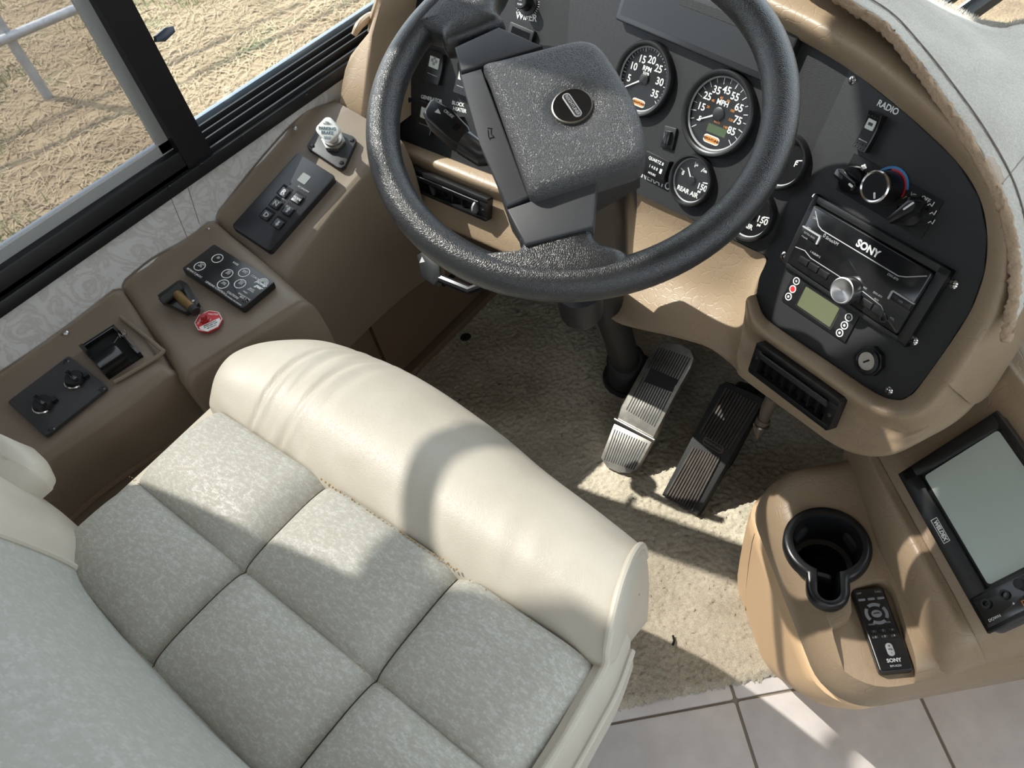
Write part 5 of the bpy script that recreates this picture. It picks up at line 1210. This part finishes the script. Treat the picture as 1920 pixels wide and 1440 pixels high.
obj('upper_body', upc, TAN, cn, smooth=45)
# slope that carries the screen
MO = np.array([-.053, .655, .454]); MX = unit([.70711, -.70711, 0]); MY = unit([.0655, .0655, .097]); MF = Fr(MO, MX, MY)
prof = [(.372, .345), (.374, .372), (.378, .392), (.384, .424), (.398, .442), (.412, .442), (.422, .450), (.530, .565), (.552, .580), (.585, .582), (.640, .56), (.70, .50), (.70, .345)]
pr = catmull(np.array([(a, b, 0) for a, b in prof]), 5)[:, :2]
rows = []
for r_, sh in ((-.80, -.012), (-.70, -.004), (-.60, .0), (-.45, .0), (-.34, .0), (-.305, -.004), (-.290, -.016), (-.284, -.040), (-.294, -.30)):
    qm = {-.80: .47, -.70: .45, -.60: .40}.get(r_, 0)
    rows.append([CF.at(r_, max(qm, a) + max(0, -sh - .004)*.4, max(.02, b + sh) if sh > -.1 else .345) for a, b in pr])
obj('screen_mount', gridmesh(rows), TAN, cn, smooth=50)
# cup holder insert
def ring(R0, R1, z0, z1): return [[SHF.at(*p, z0) for p in R0], [SHF.at(*p, z1) for p in R1]]
cu = obj('cup_holder', gridmesh([[SHF.at(*p, w) for p in P] for P, w in ((kout, -.002), (kout, .010), (keyhole(.0525, .0235, .064), .0135), (keyhole(.0475, .0185, .066), .0145), (keyhole(.0425, .0140, .067), .0135), (keyhole(.0408, .0122, .068), .010), (keyhole(.0400, .0115, .068), .004), (keyhole(.0398, .0113, .068), -.084))], cv=True), SATIN, cn, label='black keyhole shaped cup holder', smooth=50)
obj('well_floor', prism(SHF, [tuple(p) for p in kin], -.086, -.082), VOID, cu)
for a in (100, 215, 330):
    t = math.radians(a); pf = Fr(SHF.at(*(cxy + .0375*np.array([math.cos(t), math.sin(t)])), -.014), (-math.sin(t)*SHF.x + math.cos(t)*SHF.y), SHF.z)
    obj('grip_tab', prism(pf, rrect(.026, .016, .005), -.0028, .0028, .001), DKGREY, cu)
obj('well_step', lathe(Fr(SHF.at(*cxy, 0), SHF.x, SHF.y), [(.0398, -.050), (.033, -.052), (.032, -.058), (.032, -.082)], 40, 40, 300), SATIN, cu)
for p in ((1847, 708),): obj('screw', lathe(Fr(pz(*p, .50), (1, 0, 0), (0, .8, .5)), [(.0001, .003), (.003, .0025), (.0055, 0)], 16), STEEL, cn)
# ---- rear view monitor
mo = base('monitor', 'black framed rear view monitor with a pale grey screen on the console slope', 'monitor', MF.at(.1, .07, 0))
MW, MH = .212, .138
mf = MF.sub(MW/2 - .004, MH/2, .004)
obj('case', prism(mf, rrect(MW, MH, .008), -.010, .008, .003), SATIN, mo)
scx0, scx1, scy0, scy1 = -MW/2 + .019, MW/2 - .045, -MH/2 + .026, MH/2 - .012
rim_ = [prism(mf, p, .007, .014, .002) for p in ([(-MW/2, -MH/2 + .004), (scx0 - .003, -MH/2 + .004), (scx0, scy1 + .004), (-MW/2, MH/2)], [(-MW/2, scy1 + .004), (MW/2, scy1 + .004), (MW/2, MH/2), (-MW/2, MH/2)], [(-MW/2, -MH/2), (MW/2, -MH/2), (MW/2, scy0 - .004), (-MW/2, scy0 - .004)], [(scx1 + .004, -MH/2), (MW/2, -MH/2), (MW/2, MH/2), (scx1 + .004, MH/2)])]
obj('bezel', join(*rim_), SATIN, mo)
obj('screen', prism(mf, rrect(scx1 - scx0, scy1 - scy0, .004, 4, (scx0 + scx1)/2, (scy0 + scy1)/2), .006, .0088), MONI, mo, label='pale grey-green monitor screen')
q = mf.sub(-.016, -MH/2 + .012, .014)
obj('brand_box', join(*[prism(q, p, .0002, .0006) for p in ([(-.016, .0042), (.016, .0042), (.016, .0036), (-.016, .0036)], [(-.016, -.0042), (.016, -.0042), (.016, -.0036), (-.016, -.0036)], [(-.016, -.0042), (-.0154, -.0042), (-.0154, .0042), (-.016, .0042)], [(.0154, -.0042), (.016, -.0042), (.016, .0042), (.0154, .0042)])], words([(q, 'WELDEX', .0066, 'CENTER', .15, .0003)])), WHITE, mo)
cb = mf.sub(MW/2 - .020, 0, .014)
obj('control_strip', prism(cb, rrect(.034, MH*.94, .003), -.001, .002, .0008), GLOSSB, mo)
for k in range(5):
    c_ = cb.sub(-.006, -MH*.38 + k*.022, .002)
    if k < 2: obj('socket', lathe(c_, [(.0052, 0), (.0052, .002), (.0032, .002), (.003, -.002)], 20), BLACK, mo)
    else: obj('knob', lathe(c_, [(.0001, .013), (.005, .0125), (.0058, .010), (.006, 0)], 20), BLACK, mo)
obj('control_lettering', words([(cb.sub(.011, -MH*.38, .002, 90), 'DOWN', .0042), (cb.sub(.006, -MH*.20, .002), '+', .006)]), WHITE, mo)
obj('control_symbol', join(*[prism(cb.sub(.010, -MH*.38 + .036, .002), p, .0, .0005) for p in ([(-.003, -.003), (-.0024, -.003), (-.0024, .003), (-.003, .003)], [(.0024, -.003), (.003, -.003), (.003, .003), (.0024, .003)], [(-.003, .0024), (.003, .0024), (.003, .003), (-.003, .003)], [(-.003, -.003), (.003, -.003), (.003, -.0024), (-.003, -.0024)])]), ORANGE, mo)
# ---- remote control lying in the tray
RF = Fr((0, 0, ZS - .021), E1, E2)
ul, ur, ll = RF.hit(1602, 1112, .012), RF.hit(1655, 1108, .012), RF.hit(1650, 1252, .012)
yy = unit(((ul + ur)/2) - ((ll + RF.hit(1708, 1246, .012))/2)); fr_ = Fr((ul + ur + ll + RF.hit(1708, 1246, .012))/4 - np.array([0, 0, .0118]), np.cross(yy, [0, 0, 1]), yy)
rc = base('remote_control', 'slim black remote control lying in the console tray', 'remote', fr_.at(0, 0, 0))
LW, LH = .0385, .106
obj('case', prism(fr_, rrect(LW, LH, .004), .0, .0115, .002, 3, True), SATIN, rc)
obj('top_sheet', prism(fr_, rrect(LW - .004, LH - .005, .003), .011, .0121), GLOSSB, rc)
t0 = fr_.sub(0, 0, .0121)
for k in (-1, 0, 1): obj('grey_key', plate(t0.sub(k*.0115, .0375), .0085, .0030, .0012, -.0004, .0010, .0004), GREYB, rc)
for a in (0, 90, 180, 270): obj('ring_key', lathe(t0.sub(0, .018), [(.0138, .0), (.0138, .0010), (.0100, .0010), (.0100, .0)], 12, a - 36, a + 36), GREYB, rc)
obj('enter_key', prism(t0.sub(0, .018), circ(.0062, 24, ry=.0048), -.0004, .0012, .0004), GREYB, rc)
for r_ in range(2):
    for c_ in range(3): obj('number_key', plate(t0.sub(-.011 + c_*.011, -.004 - r_*.0072), .0068, .0042, .0014, -.0004, .0008, .0003), BLACK, rc)
obj('volume_key', prism(t0.sub(.0005, -.0275), rrect(.0082, .0160, .004), -.0004, .0014, .0005), GREYB, rc)
obj('remote_lettering', words([(t0.sub(.0005, -.0405), 'SONY', .0062, 'CENTER', 0, .0002), (t0.sub(.0005, -.0470), 'RM-X231', .0034), (t0.sub(-.012, .046), 'OFF', .0034), (t0.sub(.011, .046), 'CALL', .0034), (t0.sub(-.010, .005), 'MODE', .0026), (t0.sub(.010, .006), 'SCRL', .0026)]
   + [(t0.sub(-.011 + c_*.011, -.004 - r_*.0072, .0008), str(1 + c_ + 3*r_), .0034) for r_ in range(2) for c_ in range(3)]), SILV, rc)
obj('key_lettering', words([(t0.sub(0, .018, .0012), 'ENTER', .0026), (t0.sub(.0005, -.0235, .0014), '+', .005), (t0.sub(.0005, -.0275, .0014), 'VOL', .0028), (t0.sub(.0005, -.0315, .0014), '-', .005)]), VOID, rc)
# ================================================================ dash mat, windscreen surroundings
m0 = [(1440, -110), (1560, -18), (1652, 42), (1708, 103), (1768, 183), (1835, 284), (1887, 390), (1906, 480), (1904, 560), (1890, 636)]
mw = [(1560, -160), (1640, -60), (1745, -2), (1790, 22), (1840, 45), (1880, 52), (1925, 45), (2000, 70), (2080, 120), (2120, 160)]
ra0 = [dpt(x, y, .034) for x, y in m0]; rz = [pz(x, y, .76) for x, y in mw]
rows = [ra0]
for t, lift in ((.04, .006), (.25, .016), (.5, .018), (.75, .010), (1.0, .0)):
    rows.append([a*(1 - t) + b*t + np.array([0, 0, lift]) for a, b in zip(ra0, rz)])
G = fine(rows, 14, 10); G[1:] += rng.normal(0, .0002, G[1:].shape)
dm = base('dash_mat', 'grey plush dash mat with a tan edge on top of the dashboard by the windscreen', 'mat', ra0[4] + np.array([.1, .1, -.01]))
obj('plush_top', gridmesh(G), MAT, dm, smooth=180)
hem = catmull(np.array(ra0), 14); n = len(hem)
def fuzz(P, r, n_):
    V, F = tube(P, r, n_); V = np.array(V); return V + rng.normal(0, .0009, V.shape), F
obj('tan_hem', fuzz(hem + np.array([-.001, -.002, -.002]), .0052, 10), MATEDGE, dm, smooth=180)
obj('seam', tube(catmull(np.array([a*(1 - .09) + b*.09 + np.array([0, 0, .0105]) for a, b in zip(ra0, rz)]), 10), .0009, 6), M('mat_thread', hexc(120, 112, 104), .8), dm)
obj('seam', tube([a for a in (G[8, 6*14 - 4], G[20, 6*14 + 6], G[32, 6*14 + 20])], .0009, 6), M('mat_thread2', hexc(130, 122, 114), .8), dm)
fb, ff_ = [], []
base_row = G[-1]
for k in range(1500):
    j = rng.integers(0, len(base_row) - 1); p = base_row[j]*(1 - (t := rng.random())) + base_row[j+1]*t
    d = np.array([rng.normal(0, .003), .004 + .006*rng.random(), .002 + .005*rng.random()]); k0 = len(fb)
    fb += [p + [-.0006, 0, 0], p + [.0006, 0, 0], p + d]; ff_.append((k0, k0+1, k0+2))
obj('plush_fringe', (fb, ff_), MAT, dm, smooth=None)['kind'] = 'stuff'
# cowl and wiper outside the windscreen
cw_ = base('wiper', 'black wiper arm resting on the white cowl outside the windscreen', 'wiper', (-.3, 1.38, .60))
wa = [pz(1750, 12, .72), pz(1810, -30, .74)]
obj('wiper_arm', bar(pY(1752, 22, 1.37), pY(1850, -50, 1.46), .012, .010), SATIN, cw_)
obj('wiper_blade', bar(pY(1800, 34, 1.37), pY(1935, -62, 1.48), .030, .016), RUBBER, cw_)
obj('blade_edge', bar(pY(1790, 28, 1.37), pY(1922, -66, 1.48), .005, .018), CHROME, cw_)
obj('cowl', prism(WORLD, [(XW - .05, 1.32), (-.12, 1.32), (-.22, 1.42), (XW - .05, 1.52)], .45, .60, .01), BODYW, None, label='white body cowl outside below the windscreen', cat='cowl')
